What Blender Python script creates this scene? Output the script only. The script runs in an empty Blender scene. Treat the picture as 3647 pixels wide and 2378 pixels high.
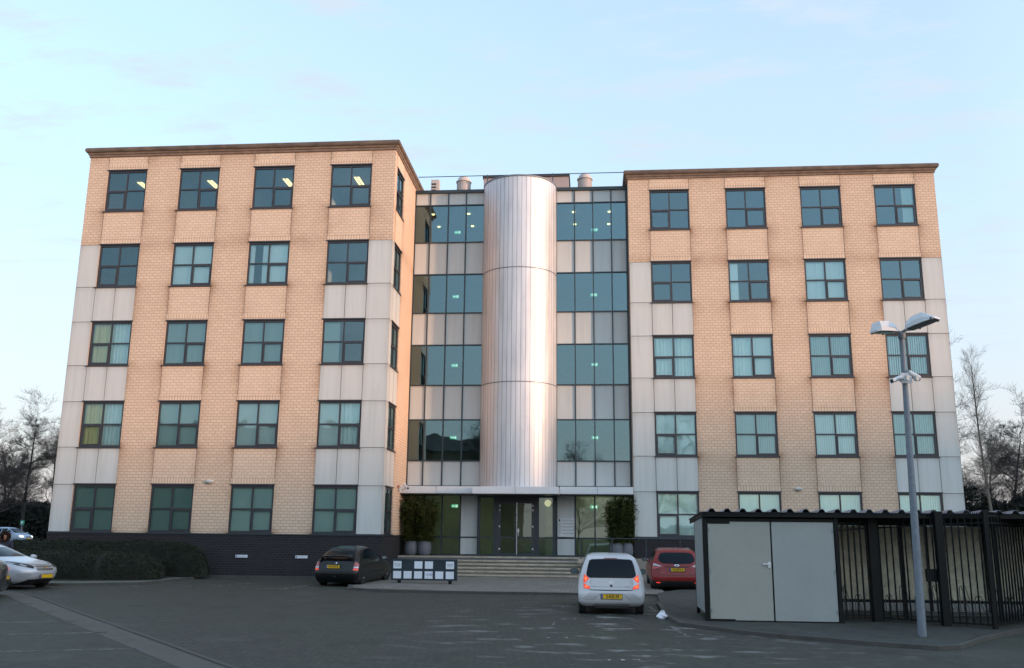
import bpy, bmesh, math, random
from mathutils import Vector, Matrix
from mathutils.bvhtree import BVHTree
R = math.radians
scene = bpy.context.scene
COL = scene.collection

# ------------------------------------------------------------------ helpers
def link(o): COL.objects.link(o); return o
def tag(o, label=None, cat=None, group=None, kind=None):
    if label: o['label'] = label
    if cat: o['category'] = cat
    if group: o['group'] = group
    if kind: o['kind'] = kind
    return o
def empty(name, loc=(0, 0, 0), rz=0.0, label=None, cat=None, group=None):
    o = bpy.data.objects.new(name, None); link(o)
    o.location = loc; o.rotation_euler = (0, 0, rz); o.empty_display_size = .2
    return tag(o, label, cat, group)
def wloc(o):
    v = Vector((0, 0, 0))
    while o: v += o.location; o = o.parent
    return v
def copy_tree(o, parent=None):
    c = o.copy(); COL.objects.link(c)
    if parent is not None: c.parent = parent
    for ch in list(o.children): copy_tree(ch, c)
    return c

class MB:
    """collects faces of one mesh object"""
    def __init__(s): s.v = []; s.f = []; s.m = []; s.at = None
    def add(s, vs, fs, m=0):
        b = len(s.v); s.v += [tuple(v) for v in vs]
        for f in fs: s.f.append(tuple(b + i for i in f)); s.m.append(m)
        return s
    def quad(s, a, b, c, d, m=0): return s.add([a, b, c, d], [(0, 1, 2, 3)], m)
    def box(s, x0, y0, z0, x1, y1, z1, m=0, bev=0.0):
        if bev > 0:
            b = bev
            # chamfered box: octagonal in every section
            vs = []; 
            for z, k in ((z0, b), (z0 + b, 0), (z1 - b, 0), (z1, b)):
                X0, Y0, X1, Y1 = x0 + k, y0 + k, x1 - k, y1 - k
                vs += [(X0 + b, Y0, z), (X1 - b, Y0, z), (X1, Y0 + b, z), (X1, Y1 - b, z), (X1 - b, Y1, z), (X0 + b, Y1, z), (X0, Y1 - b, z), (X0, Y0 + b, z)]
            fs = [tuple(range(7, -1, -1)), tuple(24 + i for i in range(8))]
            for k in range(3):
                for i in range(8): fs.append((k * 8 + i, k * 8 + (i + 1) % 8, (k + 1) * 8 + (i + 1) % 8, (k + 1) * 8 + i))
            return s.add(vs, fs, m)
        vs = [(x0, y0, z0), (x1, y0, z0), (x1, y1, z0), (x0, y1, z0), (x0, y0, z1), (x1, y0, z1), (x1, y1, z1), (x0, y1, z1)]
        return s.add(vs, [(0, 3, 2, 1), (4, 5, 6, 7), (0, 1, 5, 4), (1, 2, 6, 5), (2, 3, 7, 6), (3, 0, 4, 7)], m)
    def obox(s, c, ax, hx, hy, z0, z1, m=0):
        """box turned by ax about z; c centre xy"""
        ca, sa = math.cos(ax), math.sin(ax); vs = []
        for z in (z0, z1):
            for a, b in ((-hx, -hy), (hx, -hy), (hx, hy), (-hx, hy)):
                vs.append((c[0] + a * ca - b * sa, c[1] + a * sa + b * ca, z))
        return s.add(vs, [(0, 3, 2, 1), (4, 5, 6, 7), (0, 1, 5, 4), (1, 2, 6, 5), (2, 3, 7, 6), (3, 0, 4, 7)], m)
    def tube(s, p0, p1, r0, r1=None, n=8, m=0, caps=True):
        r1 = r0 if r1 is None else r1
        p0, p1 = Vector(p0), Vector(p1); d = p1 - p0
        if d.length < 1e-6: return s
        d.normalize(); u = d.orthogonal().normalized(); w = d.cross(u)
        vs = []
        for p, r in ((p0, r0), (p1, r1)):
            for i in range(n):
                a = 2 * math.pi * i / n; vs.append(p + (u * math.cos(a) + w * math.sin(a)) * r)
        fs = [(i, (i + 1) % n, n + (i + 1) % n, n + i) for i in range(n)]
        if caps: fs += [tuple(range(n - 1, -1, -1)), tuple(range(n, 2 * n))]
        return s.add(vs, fs, m)
    def path(s, pts, r, n=6, m=0):
        for a, b in zip(pts, pts[1:]): s.tube(a, b, r, r, n, m)
        return s
    def lathe(s, c, prof, n=24, m=0, axis='z'):
        vs = []
        for r, h in prof:
            for i in range(n):
                a = 2 * math.pi * i / n; x, y = r * math.cos(a), r * math.sin(a)
                if axis == 'z': vs.append((c[0] + x, c[1] + y, c[2] + h))
                elif axis == 'x': vs.append((c[0] + h, c[1] + x, c[2] + y))
                else: vs.append((c[0] + x, c[1] + h, c[2] + y))
        k = len(prof)
        fs = [(j * n + i, j * n + (i + 1) % n, (j + 1) * n + (i + 1) % n, (j + 1) * n + i) for j in range(k - 1) for i in range(n)]
        fs += [tuple(range(n - 1, -1, -1)), tuple((k - 1) * n + i for i in range(n))]
        return s.add(vs, fs, m)
    def prism(s, pts, z0, z1, m=0):
        n = len(pts)
        vs = [(p[0], p[1], z0) for p in pts] + [(p[0], p[1], z1) for p in pts]
        fs = [(i, (i + 1) % n, n + (i + 1) % n, n + i) for i in range(n)] + [tuple(range(n - 1, -1, -1)), tuple(range(n, 2 * n))]
        return s.add(vs, fs, m)
    def build(s, name, mats, parent=None, world=False, smooth=None):
        if not isinstance(mats, (list, tuple)): mats = [mats]
        me = bpy.data.meshes.new(name)
        off = wloc(parent) if (world and parent) else Vector((0, 0, 0))
        me.from_pydata([(v[0] - off.x, v[1] - off.y, v[2] - off.z) for v in s.v], [], s.f)
        for m in mats: me.materials.append(m)
        me.polygons.foreach_set('material_index', s.m)
        if s.at is not None:
            a = me.attributes.new('dirt', 'FLOAT', 'POINT'); a.data.foreach_set('value', s.at)
        me.update()
        if smooth is not None:
            me.shade_smooth(); me.set_sharp_from_angle(angle=R(smooth))
        o = bpy.data.objects.new(name, me); link(o)
        if parent: o.parent = parent
        return o

def fix_normals(me):
    bm = bmesh.new(); bm.from_mesh(me); bmesh.ops.recalc_face_normals(bm, faces=bm.faces); bm.to_mesh(me); bm.free()

# ------------------------------------------------------------------ materials
class NT:
    def __init__(s, name):
        s.mat = bpy.data.materials.new(name); s.mat.use_nodes = True
        s.t = s.mat.node_tree; s.n = s.t.nodes; s.b = s.n['Principled BSDF']; s.out = s.n['Material Output']
    def node(s, t, **k):
        n = s.n.new(t)
        for a, b in k.items():
            if a in n.inputs: n.inputs[a].default_value = b
            else: setattr(n, a, b)
        return n
    def l(s, a, b): s.t.links.new(a, b)
    def noise(s, scale, vec=None, detail=4, rough=.55):
        n = s.node('ShaderNodeTexNoise'); n.inputs['Scale'].default_value = scale; n.inputs['Detail'].default_value = detail; n.inputs['Roughness'].default_value = rough
        if vec is not None: s.l(vec, n.inputs['Vector'])
        return n.outputs['Fac']
    def math(s, op, a, b=None, c=None, clamp=False):
        n = s.node('ShaderNodeMath', operation=op); n.use_clamp = clamp
        for i, v in enumerate((a, b, c)):
            if v is None: continue
            if isinstance(v, (int, float)): n.inputs[i].default_value = v
            else: s.l(v, n.inputs[i])
        return n.outputs[0]
    def mix(s, f, a, b, bt='MIX'):
        n = s.node('ShaderNodeMix', data_type='RGBA', blend_type=bt)
        for i, v in ((0, f), (6, a), (7, b)):
            if isinstance(v, (int, float)): n.inputs[i].default_value = v
            elif isinstance(v, tuple): n.inputs[i].default_value = (*v, 1) if len(v) == 3 else v
            else: s.l(v, n.inputs[i])
        return n.outputs[2]
    def ramp(s, f, pts):
        n = s.node('ShaderNodeMapRange'); n.inputs['From Min'].default_value = pts[0]; n.inputs['From Max'].default_value = pts[1]
        n.inputs['To Min'].default_value = pts[2] if len(pts) > 2 else 0; n.inputs['To Max'].default_value = pts[3] if len(pts) > 3 else 1
        s.l(f, n.inputs['Value']); return n.outputs[0]
    def pos(s): return s.node('ShaderNodeNewGeometry').outputs['Position']
    def bump(s, h, dist=.01, st=.5):
        n = s.node('ShaderNodeBump'); n.inputs['Distance'].default_value = dist; n.inputs['Strength'].default_value = st
        s.l(h, n.inputs['Height']); s.l(n.outputs[0], s.b.inputs['Normal']); return n
    def set(s, col=None, rough=None, metal=None, spec=None, coat=None):
        b = s.b
        if col is not None:
            if isinstance(col, tuple): b.inputs['Base Color'].default_value = (*col, 1)
            else: s.l(col, b.inputs['Base Color'])
        if rough is not None:
            if isinstance(rough, (int, float)): b.inputs['Roughness'].default_value = rough
            else: s.l(rough, b.inputs['Roughness'])
        if metal is not None: b.inputs['Metallic'].default_value = metal
        if spec is not None: b.inputs['Specular IOR Level'].default_value = spec
        if coat is not None: b.inputs['Coat Weight'].default_value = coat; b.inputs['Coat Roughness'].default_value = .04
        return s

def plain(name, col, rough=.6, metal=0., var=.12, nscale=6., spec=None, coat=None, bump=0.):
    s = NT(name); p = s.pos()
    n = s.noise(nscale, p); n2 = s.noise(nscale * 7, p, 2)
    f = s.ramp(s.math('ADD', s.math('MULTIPLY', n, .7), s.math('MULTIPLY', n2, .3)), (.3, .7, 1 - var, 1 + var))
    v = s.node('ShaderNodeVectorMath', operation='SCALE'); v.inputs[0].default_value = col; s.l(f, v.inputs['Scale'])
    s.set(v.outputs[0], s.ramp(n, (.3, .7, max(0, rough - .06), min(1, rough + .06))), metal, spec, coat)
    if bump: s.bump(n2, bump)
    return s.mat
def emit(name, col, st):
    s = NT(name); s.set((0.02, 0.02, 0.02), .5); s.b.inputs['Emission Color'].default_value = (*col, 1); s.b.inputs['Emission Strength'].default_value = st
    return s.mat

def wall_uv(s):
    g = s.node('ShaderNodeNewGeometry'); sp = s.node('ShaderNodeSeparateXYZ'); s.l(g.outputs['Position'], sp.inputs[0])
    sn = s.node('ShaderNodeSeparateXYZ'); s.l(g.outputs['True Normal'], sn.inputs[0])
    side = s.math('GREATER_THAN', s.math('ABSOLUTE', sn.outputs[0]), .5)
    u = s.math('ADD', s.math('MULTIPLY', sp.outputs[0], s.math('SUBTRACT', 1, side)), s.math('MULTIPLY', sp.outputs[1], side))
    return u, sp.outputs[2], g.outputs['Position']
def brick(name, c1, c2, mortar, bw=.26, rh=.125, ms=.016, dirtcol=(.35, .24, .17), soldier=False, dirtmax=1.0, bias=0.):
    s = NT(name); u, z, P = wall_uv(s)
    cb = s.node('ShaderNodeCombineXYZ')
    if soldier: s.l(z, cb.inputs[0]); s.l(u, cb.inputs[1])
    else: s.l(u, cb.inputs[0]); s.l(z, cb.inputs[1])
    b = s.node('ShaderNodeTexBrick'); s.l(cb.outputs[0], b.inputs['Vector'])
    b.inputs['Scale'].default_value = 1; b.inputs['Brick Width'].default_value = bw; b.inputs['Row Height'].default_value = rh
    b.inputs['Mortar Size'].default_value = ms; b.inputs['Mortar Smooth'].default_value = .1; b.inputs['Bias'].default_value = bias
    b.inputs['Color1'].default_value = (*c1, 1); b.inputs['Color2'].default_value = (*c2, 1); b.inputs['Mortar'].default_value = (*mortar, 1)
    if soldier: b.offset = 0
    n = s.noise(.9, P, 5, .6); n2 = s.noise(7., P, 3)
    col = s.mix(s.ramp(n2, (.35, .7, 0, .25)), b.outputs['Color'], tuple(x * .78 for x in c2))
    at = s.node('ShaderNodeAttribute', attribute_name='dirt')
    d = s.math('MULTIPLY', at.outputs['Fac'], s.ramp(n, (.25, .65, .35, 1.25)))
    d = s.math('ADD', d, s.ramp(n, (.5, .85, 0, .18)), clamp=True)
    d = s.math('MULTIPLY', d, dirtmax)
    col = s.mix(d, col, s.mix(.999, col, dirtcol, 'MULTIPLY'))
    s.set(col, .85, 0, .25)
    s.bump(b.outputs['Fac'], .006, .6).invert = True
    return s.mat

M = {}
M['brick'] = brick('buff_brick', (.72, .56, .425), (.65, .50, .375), (.49, .36, .27), dirtcol=(.52, .42, .36))
M['brick_pale'] = brick('pale_buff_brick', (.77, .61, .465), (.71, .555, .42), (.55, .42, .325), dirtcol=(.60, .50, .44))
M['soldier'] = brick('soldier_brick', (.74, .58, .44), (.68, .53, .40), (.44, .32, .24), bw=.25, rh=.125, soldier=True)
M['dark_brick'] = brick('dark_brick', (.022, .02, .024), (.030, .027, .03), (.05, .05, .052), bw=.22, rh=.1, ms=.008, dirtcol=(.6, .7, .6))
M['frame'] = plain('dark_window_frame', (.032, .034, .042), .45)
M['cframe'] = plain('curtain_wall_frame', (.022, .034, .042), .4)
M['joint'] = plain('joint_sealant', (.10, .07, .055), .8)
M['stone'] = plain('weathered_cornice', (.20, .145, .11), .85, var=.35, nscale=3, bump=.01)
M['stone_top'] = plain('cornice_top_stone', (.13, .10, .08), .9, var=.5, nscale=2.2, bump=.012)
M['steel'] = plain('galvanised_steel', (.17, .20, .235), .55, .3, var=.25, nscale=14)
M['black_steel'] = plain('black_coated_steel', (.005, .0065, .007), .5, spec=.2)
M['room'] = plain('room_wall', (.42, .44, .42), .8)
M['ceiling'] = plain('room_ceiling', (.5, .5, .48), .8)
M['carpet'] = plain('office_carpet', (.10, .11, .12), .95)
M['lobby'] = plain('lobby_wall', (.50, .56, .42), .7)
M['roofing'] = plain('roof_felt', (.07, .07, .07), .9)
M['tube'] = emit('lit_tube', (1, .80, .36), .26)
M['down'] = emit('lit_downlight', (1, .80, .36), .5)
M['exit'] = emit('exit_sign_green', (.12, .9, .5), .07)
M['exitw'] = emit('exit_sign_white', (.75, 1, .85), .2)
M['white_paint'] = plain('white_paint', (.62, .64, .66), .45, var=.06)
M['offwhite'] = plain('off_white_plastic', (.5, .5, .48), .5, var=.06)
M['dark_plastic'] = plain('dark_plastic', (.015, .016, .018), .5)
M['red_plastic'] = plain('red_plastic', (.35, .02, .02), .4)

def panel_mat(name, col):
    s = NT(name); P = s.pos()
    mp = s.node('ShaderNodeMapping'); mp.inputs['Scale'].default_value = (5, 5, .35); s.l(P, mp.inputs[0])
    streak = s.noise(1.0, mp.outputs[0], 5); big = s.noise(.5, P, 3)
    c = s.mix(s.ramp(streak, (.48, .78, 0, .4)), col, tuple(x * .66 for x in (col[0] * .95, col[1], col[2] * .92)))
    c = s.mix(s.ramp(big, (.35, .7, 0, .5)), c, (col[0] * 1.06, col[1] * .97, col[2] * .93))
    at = s.node('ShaderNodeAttribute', attribute_name='dirt')
    c = s.mix(s.math('MULTIPLY', at.outputs['Fac'], .75), c, (.16, .13, .11))
    s.set(c, .42, 0, .4)
    s.bump(s.noise(60, P, 2), .002, .3)
    return s.mat
M['panel'] = panel_mat('light_grey_panel', (.54, .575, .57))
M['cpanel'] = panel_mat('spandrel_panel', (.55, .59, .585))

def glass(name, tint, refl, base=.22, wob=.03):
    s = NT(name); s.n.remove(s.b)
    tr = s.node('ShaderNodeBsdfTransparent'); tr.inputs[0].default_value = (*tint, 1)
    gl = s.node('ShaderNodeBsdfGlossy'); gl.inputs['Color'].default_value = (*refl, 1); gl.inputs['Roughness'].default_value = .01
    P = s.pos(); b = s.node('ShaderNodeBump'); b.inputs['Distance'].default_value = wob; b.inputs['Strength'].default_value = .25
    s.l(s.noise(.9, P, 1), b.inputs['Height']); s.l(b.outputs[0], gl.inputs['Normal'])
    fr = s.node('ShaderNodeFresnel'); fr.inputs[0].default_value = 1.5
    f = s.math('ADD', s.math('MULTIPLY', fr.outputs[0], .8), base, clamp=True)
    mx = s.node('ShaderNodeMixShader'); s.l(f, mx.inputs[0]); s.l(tr.outputs[0], mx.inputs[1]); s.l(gl.outputs[0], mx.inputs[2])
    s.l(mx.outputs[0], s.out.inputs[0]); return s.mat
M['glass'] = glass('window_glass', (.92, 1.0, .98), (.58, .88, .98), .13)
M['cglass'] = glass('curtain_wall_glass', (.50, .70, .66), (.54, .82, .90), .18, .015)
M['gglass'] = glass('lobby_glass', (.66, .78, .68), (.75, .9, .85), .10, .01)

def blind_mat(name, col, sc=5.5):
    s = NT(name); s.set(col, .8)
    tl = s.node('ShaderNodeBsdfTranslucent'); tl.inputs[0].default_value = (*col, 1)
    mx = s.node('ShaderNodeMixShader'); mx.inputs[0].default_value = .08
    s.l(s.b.outputs[0], mx.inputs[1]); s.l(tl.outputs[0], mx.inputs[2]); s.l(mx.outputs[0], s.out.inputs[0]); return s.mat
M['blind'] = blind_mat('white_blind', (.86, .95, .92))
M['blind_grey'] = blind_mat('grey_blind', (.54, .68, .64))
M['blind_dark'] = blind_mat('dark_green_blind', (.24, .36, .32))
M['blind_yellow'] = blind_mat('yellow_curtain', (.88, .74, .36))

def metal_clad():
    s = NT('aluminium_cladding'); P = s.pos()
    mp = s.node('ShaderNodeMapping'); mp.inputs['Scale'].default_value = (4, 4, .3); s.l(P, mp.inputs[0])
    n = s.noise(1.2, mp.outputs[0], 4); n2 = s.noise(.55, P, 3)
    c = s.mix(s.ramp(n, (.35, .7)), (.50, .52, .55), (.66, .68, .72))
    c = s.mix(s.ramp(n2, (.45, .7, 0, .5)), c, (.68, .67, .68))
    s.set(c, s.ramp(n, (.3, .7, .44, .56)), .42); s.bump(s.noise(1.3, P, 2), .02, .25); return s.mat
M['clad'] = metal_clad()

def ground_mat(name, base, bw=.21, rh=.105, rot=0., moss=.3, var=.3, ms=.012, mort=.6, dust=.0):
    s = NT(name); P = s.pos()
    mp = s.node('ShaderNodeMapping'); mp.inputs['Rotation'].default_value = (0, 0, rot); s.l(P, mp.inputs[0])
    b = s.node('ShaderNodeTexBrick'); s.l(mp.outputs[0], b.inputs['Vector'])
    b.inputs['Scale'].default_value = 1; b.inputs['Brick Width'].default_value = bw; b.inputs['Row Height'].default_value = rh
    b.inputs['Mortar Size'].default_value = ms; b.inputs['Mortar Smooth'].default_value = .3
    b.inputs['Color1'].default_value = (*[x * (1 - var) for x in base], 1); b.inputs['Color2'].default_value = (*[x * (1 + var) for x in base], 1)
    b.inputs['Mortar'].default_value = (*[x * mort for x in base], 1)
    big = s.noise(.22, P, 6, .6); mid = s.noise(1.6, P, 5); fine = s.noise(14, P, 3)
    c = s.mix(s.ramp(mid, (.35, .75, 0, .5)), b.outputs['Color'], tuple(x * .72 for x in base))
    c = s.mix(s.ramp(big, (.45, .75, 0, moss)), c, (base[0] * .85, base[1] * 1.12, base[2] * .75))
    c = s.mix(s.ramp(fine, (.4, .8, 0, .35)), c, tuple(x * 1.5 for x in base))
    st_ = s.noise(.55, P, 4, .7); c = s.mix(s.ramp(st_, (.56, .68, 0, .55)), c, tuple(x * .5 for x in base)); lt = s.noise(.34, P, 5, .65); c = s.mix(s.ramp(lt, (.58, .72, 0, .6)), c, tuple(x * 1.7 for x in base))
    if dust:
        mp2 = s.node('ShaderNodeMapping'); mp2.inputs['Scale'].default_value = (.8, 1.7, 1); s.l(P, mp2.inputs[0])
        dn = s.noise(1.0, mp2.outputs[0], 6, .65)
        sp = s.node('ShaderNodeSeparateXYZ'); s.l(P, sp.inputs[0])
        dx = s.math('SUBTRACT', 1, s.math('MULTIPLY', s.math('ABSOLUTE', s.math('SUBTRACT', sp.outputs[0], 3.0)), .16), clamp=True)
        dy = s.math('SUBTRACT', 1, s.math('MULTIPLY', s.math('ABSOLUTE', s.math('SUBTRACT', sp.outputs[1], -16.0)), .11), clamp=True)
        k = s.math('MULTIPLY', s.ramp(dn, (.55, .66)), s.math('MULTIPLY', dx, dy), clamp=True)
        c = s.mix(s.math('MULTIPLY', k, dust), c, (.36, .36, .34))
    s.set(c, .8, 0, .3)
    h = s.math('ADD', s.math('MULTIPLY', b.outputs['Fac'], -1), s.math('MULTIPLY', fine, .7)); s.bump(h, .01, .7)
    return s.mat
M['asphalt'] = ground_mat('dark_clinker_paving', (.052, .053, .044), rot=R(38), moss=.5, dust=1.0, var=.22)
M['forecourt'] = ground_mat('grey_forecourt_paving', (.18, .17, .15), bw=.3, rh=.3, moss=.15, var=.18, ms=.02, mort=.5)
M['island'] = ground_mat('island_paving', (.054, .057, .052), bw=.3, rh=.3, moss=.3, var=.2, ms=.012, mort=.6)
M['pave'] = ground_mat('kerb_side_paving', (.13, .135, .125), bw=.3, rh=.3, moss=.5, var=.15)
M['kerb'] = plain('concrete_kerb', (.062, .06, .053), .85, var=.3, nscale=3)
M['band'] = plain('concrete_gutter_band', (.073, .070, .060), .85, var=.3, nscale=2)
M['lawn'] = plain('grass_field', (.035, .055, .022), .9, var=.4, nscale=1.5)
M['soil'] = plain('dark_soil', (.03, .026, .02), .95, var=.3)
M['step'] = plain('concrete_steps', (.36, .31, .25), .8, var=.3, nscale=2.5, bump=.004)
M['riser'] = plain('dark_riser', (.16, .155, .12), .85, var=.4, nscale=2)  # riser faces set darker than the treads
M['landing'] = plain('landing_paving', (.22, .20, .17), .8, var=.2, nscale=3)

def worn(name, col, lo=.5, hi=.62, sc=9):
    s = NT(name); s.set(col, .8)
    tr = s.node('ShaderNodeBsdfTransparent'); mx = s.node('ShaderNodeMixShader')
    s.l(s.ramp(s.noise(sc, s.pos(), 4), (lo, hi)), mx.inputs[0]); s.l(tr.outputs[0], mx.inputs[1]); s.l(s.b.outputs[0], mx.inputs[2])
    s.l(mx.outputs[0], s.out.inputs[0]); return s.mat
M['mark'] = worn('worn_white_marking', (.42, .44, .42), .53, .62)
M['mark_soft'] = worn('faded_marking', (.12, .12, .105), .3, .65, 3)

def gz(y):
    if y <= 0: return .42 + .02 * max(-25, y)
    if y <= 6: return .42
    return .42 + .0135 * min(y - 6, 46)
# ------------------------------------------------------------------ camera, world, sun
cam = bpy.data.cameras.new('camera'); camo = bpy.data.objects.new('camera', cam); link(camo); scene.camera = camo
cr = Vector((0.9963516599446367, 0.08483939703625187, 0.00925453597390816)); cu = Vector((0.00916196102405915, -0.21414560908551175, 0.9767587811632866)); cf = Vector((-0.08484944428669386, 0.9731104432796519, 0.21414162833115571))
camo.matrix_world = Matrix(((cr.x, cu.x, -cf.x, 1.836), (cr.y, cu.y, -cf.y, -38.295), (cr.z, cu.z, -cf.z, 2.236), (0, 0, 0, 1)))
cam.sensor_fit = 'HORIZONTAL'; cam.sensor_width = 36; cam.lens = 36 * 2131.364 / 2380; cam.clip_end = 3000; cam.clip_start = .1

SUN_AZ = R(-25); SUN_EL = R(5.0)          # towards the sun: mostly +x, a little towards the camera side
sd = Vector((math.cos(SUN_EL) * math.cos(SUN_AZ), math.cos(SUN_EL) * math.sin(SUN_AZ), math.sin(SUN_EL)))
sl = bpy.data.lights.new('sun', 'SUN'); sl.energy = .64; sl.angle = R(2.2); sl.color = (1.0, .56, .33)
so = bpy.data.objects.new('sun', sl); link(so); so.rotation_euler = sd.to_track_quat('Z', 'Y').to_euler()

w = bpy.data.worlds.new('World'); scene.world = w; w.use_nodes = True
nt = w.node_tree; nt.nodes.clear()
def wn(t): return nt.nodes.new(t)
out = wn('ShaderNodeOutputWorld'); bg = wn('ShaderNodeBackground'); sky = wn('ShaderNodeTexSky')
sky.sky_type = 'NISHITA'; sky.sun_disc = False; sky.sun_elevation = SUN_EL; sky.sun_rotation = math.pi / 2 - SUN_AZ
sky.altitude = 0; sky.air_density = 1.0; sky.dust_density = 1.2; sky.ozone_density = 2.2
tc = wn('ShaderNodeTexCoord'); sp = wn('ShaderNodeSeparateXYZ'); nt.links.new(tc.outputs['Generated'], sp.inputs[0])
mx0 = wn('ShaderNodeMath'); mx0.operation = 'MAXIMUM'; mx0.inputs[1].default_value = .13; nt.links.new(sp.outputs[2], mx0.inputs[0])
dv = wn('ShaderNodeVectorMath'); dv.operation = 'DIVIDE'; nt.links.new(tc.outputs['Generated'], dv.inputs[0])
cb = wn('ShaderNodeCombineXYZ')
for i in range(3): nt.links.new(mx0.outputs[0], cb.inputs[i])
nt.links.new(cb.outputs[0], dv.inputs[1])
mp = wn('ShaderNodeMapping'); mp.inputs['Scale'].default_value = (1.0, 1.9, .0); mp.inputs['Rotation'].default_value = (0, 0, .3); nt.links.new(dv.outputs[0], mp.inputs[0])
ns = wn('ShaderNodeTexNoise'); ns.inputs['Scale'].default_value = 3.2; ns.inputs['Detail'].default_value = 9; ns.inputs['Roughness'].default_value = .62; nt.links.new(mp.outputs[0], ns.inputs['Vector'])
mr = wn('ShaderNodeMapRange'); mr.inputs['From Min'].default_value = .50; mr.inputs['From Max'].default_value = .74; mr.inputs['To Max'].default_value = .55; nt.links.new(ns.outputs['Fac'], mr.inputs['Value'])
hz = wn('ShaderNodeMapRange'); hz.inputs['From Min'].default_value = .02; hz.inputs['From Max'].default_value = .60; hz.inputs['To Min'].default_value = .97; hz.inputs['To Max'].default_value = .50; nt.links.new(sp.outputs[2], hz.inputs['Value'])
ad = wn('ShaderNodeMath'); ad.operation = 'ADD'; ad.use_clamp = True; cf_ = wn('ShaderNodeMapRange'); cf_.inputs['From Min'].default_value = .16; cf_.inputs['From Max'].default_value = .48; nt.links.new(sp.outputs[2], cf_.inputs['Value']); cm = wn('ShaderNodeMath'); cm.operation = 'MULTIPLY'; nt.links.new(mr.outputs[0], cm.inputs[0]); nt.links.new(cf_.outputs[0], cm.inputs[1]); nt.links.new(cm.outputs[0], ad.inputs[0]); nt.links.new(hz.outputs[0], ad.inputs[1])
h2 = wn('ShaderNodeMapRange'); h2.inputs['From Min'].default_value = .0; h2.inputs['From Max'].default_value = .32; nt.links.new(sp.outputs[2], h2.inputs['Value'])
VC = wn('ShaderNodeMix'); VC.data_type = 'RGBA'; nt.links.new(h2.outputs[0], VC.inputs[0]); VC.inputs[6].default_value = (.82, .765, .775, 1); VC.inputs[7].default_value = (.69, .82, .95, 1)
CL = wn('ShaderNodeMix'); CL.data_type = 'RGBA'; nt.links.new(ad.outputs[0], CL.inputs[0]); nt.links.new(sky.outputs[0], CL.inputs[6]); 
# the thin high cloud glows more on the side of the low sun
dt = wn('ShaderNodeVectorMath'); dt.operation = 'DOT_PRODUCT'; dt.inputs[1].default_value = tuple(sd); nt.links.new(tc.outputs['Generated'], dt.inputs[0])
gm = wn('ShaderNodeMapRange'); gm.inputs['From Min'].default_value = 0; gm.inputs['From Max'].default_value = 1; gm.inputs['To Min'].default_value = 1; gm.inputs['To Max'].default_value = 2.1; nt.links.new(dt.outputs['Value'], gm.inputs['Value'])
VS = wn('ShaderNodeVectorMath'); VS.operation = 'SCALE'; nt.links.new(VC.outputs[2], VS.inputs[0]); nt.links.new(gm.outputs[0], VS.inputs['Scale']); nt.links.new(VS.outputs[0], CL.inputs[7])
nt.links.new(CL.outputs[2], bg.inputs[0]); bg.inputs[1].default_value = .15; nt.links.new(bg.outputs[0], out.inputs[0])

vs = scene.view_settings; vs.view_transform = 'Standard'; vs.look = 'None'; vs.gamma = 1; vs.exposure = 2.75; vs.use_curve_mapping = False
scene.cycles.use_denoising = True
scene.cycles.max_bounces = 8; scene.cycles.transparent_max_bounces = 12

# ------------------------------------------------------------------ ground
def sheet(name, mat, pts_ring, dz, kind='structure'):
    """polygon laid on the graded ground, cut so that it follows the slope"""
    bm = bmesh.new(); vs = [bm.verts.new((p[0], p[1], 0)) for p in pts_ring]; bm.faces.new(vs)
    ys = [p[1] for p in pts_ring]
    for yc in (-25, 0, 6, 52):
        if min(ys) < yc < max(ys):
            bmesh.ops.bisect_plane(bm, geom=bm.verts[:] + bm.edges[:] + bm.faces[:], plane_co=(0, yc, 0), plane_no=(0, 1, 0))
    for v in bm.verts: v.co.z = gz(v.co.y) + dz
    for f in bm.faces:
        if f.normal.z < 0: f.normal_flip()
    me = bpy.data.meshes.new(name); bm.to_mesh(me); bm.free(); me.materials.append(mat)
    o = bpy.data.objects.new(name, me); link(o); tag(o, kind=kind); return o
def slab_on_ground(name, mat_top, mat_side, ring, h, kerb=.0, kind='structure'):
    mb = MB(); n = len(ring)
    top = [(p[0], p[1], gz(p[1]) + h) for p in ring]; bot = [(p[0], p[1], gz(p[1]) - .3) for p in ring]
    mb.add(top, [tuple(range(n))], 0)
    mb.add(top + bot, [(i, n + i, n + (i + 1) % n, (i + 1) % n) for i in range(n)], 1)
    o = mb.build(name, [mat_top, mat_side]); fix_normals(o.data); tag(o, kind=kind); return o
def strip(name, mat, line, width, dz, kind='structure'):
    mb = MB(); L = []; Rr = []
    for i, p in enumerate(line):
        a = Vector(line[max(0, i - 1)][:2]); b = Vector(line[min(len(line) - 1, i + 1)][:2]); d = (b - a).normalized(); n = Vector((-d.y, d.x)) * width / 2
        L.append((p[0] + n.x, p[1] + n.y, gz(p[1] + n.y) + dz)); Rr.append((p[0] - n.x, p[1] - n.y, gz(p[1] - n.y) + dz))
    for i in range(len(line) - 1): mb.quad(L[i], L[i + 1], Rr[i + 1], Rr[i])
    o = mb.build(name, mat)
    if kind: tag(o, kind=kind)
    return o
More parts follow.
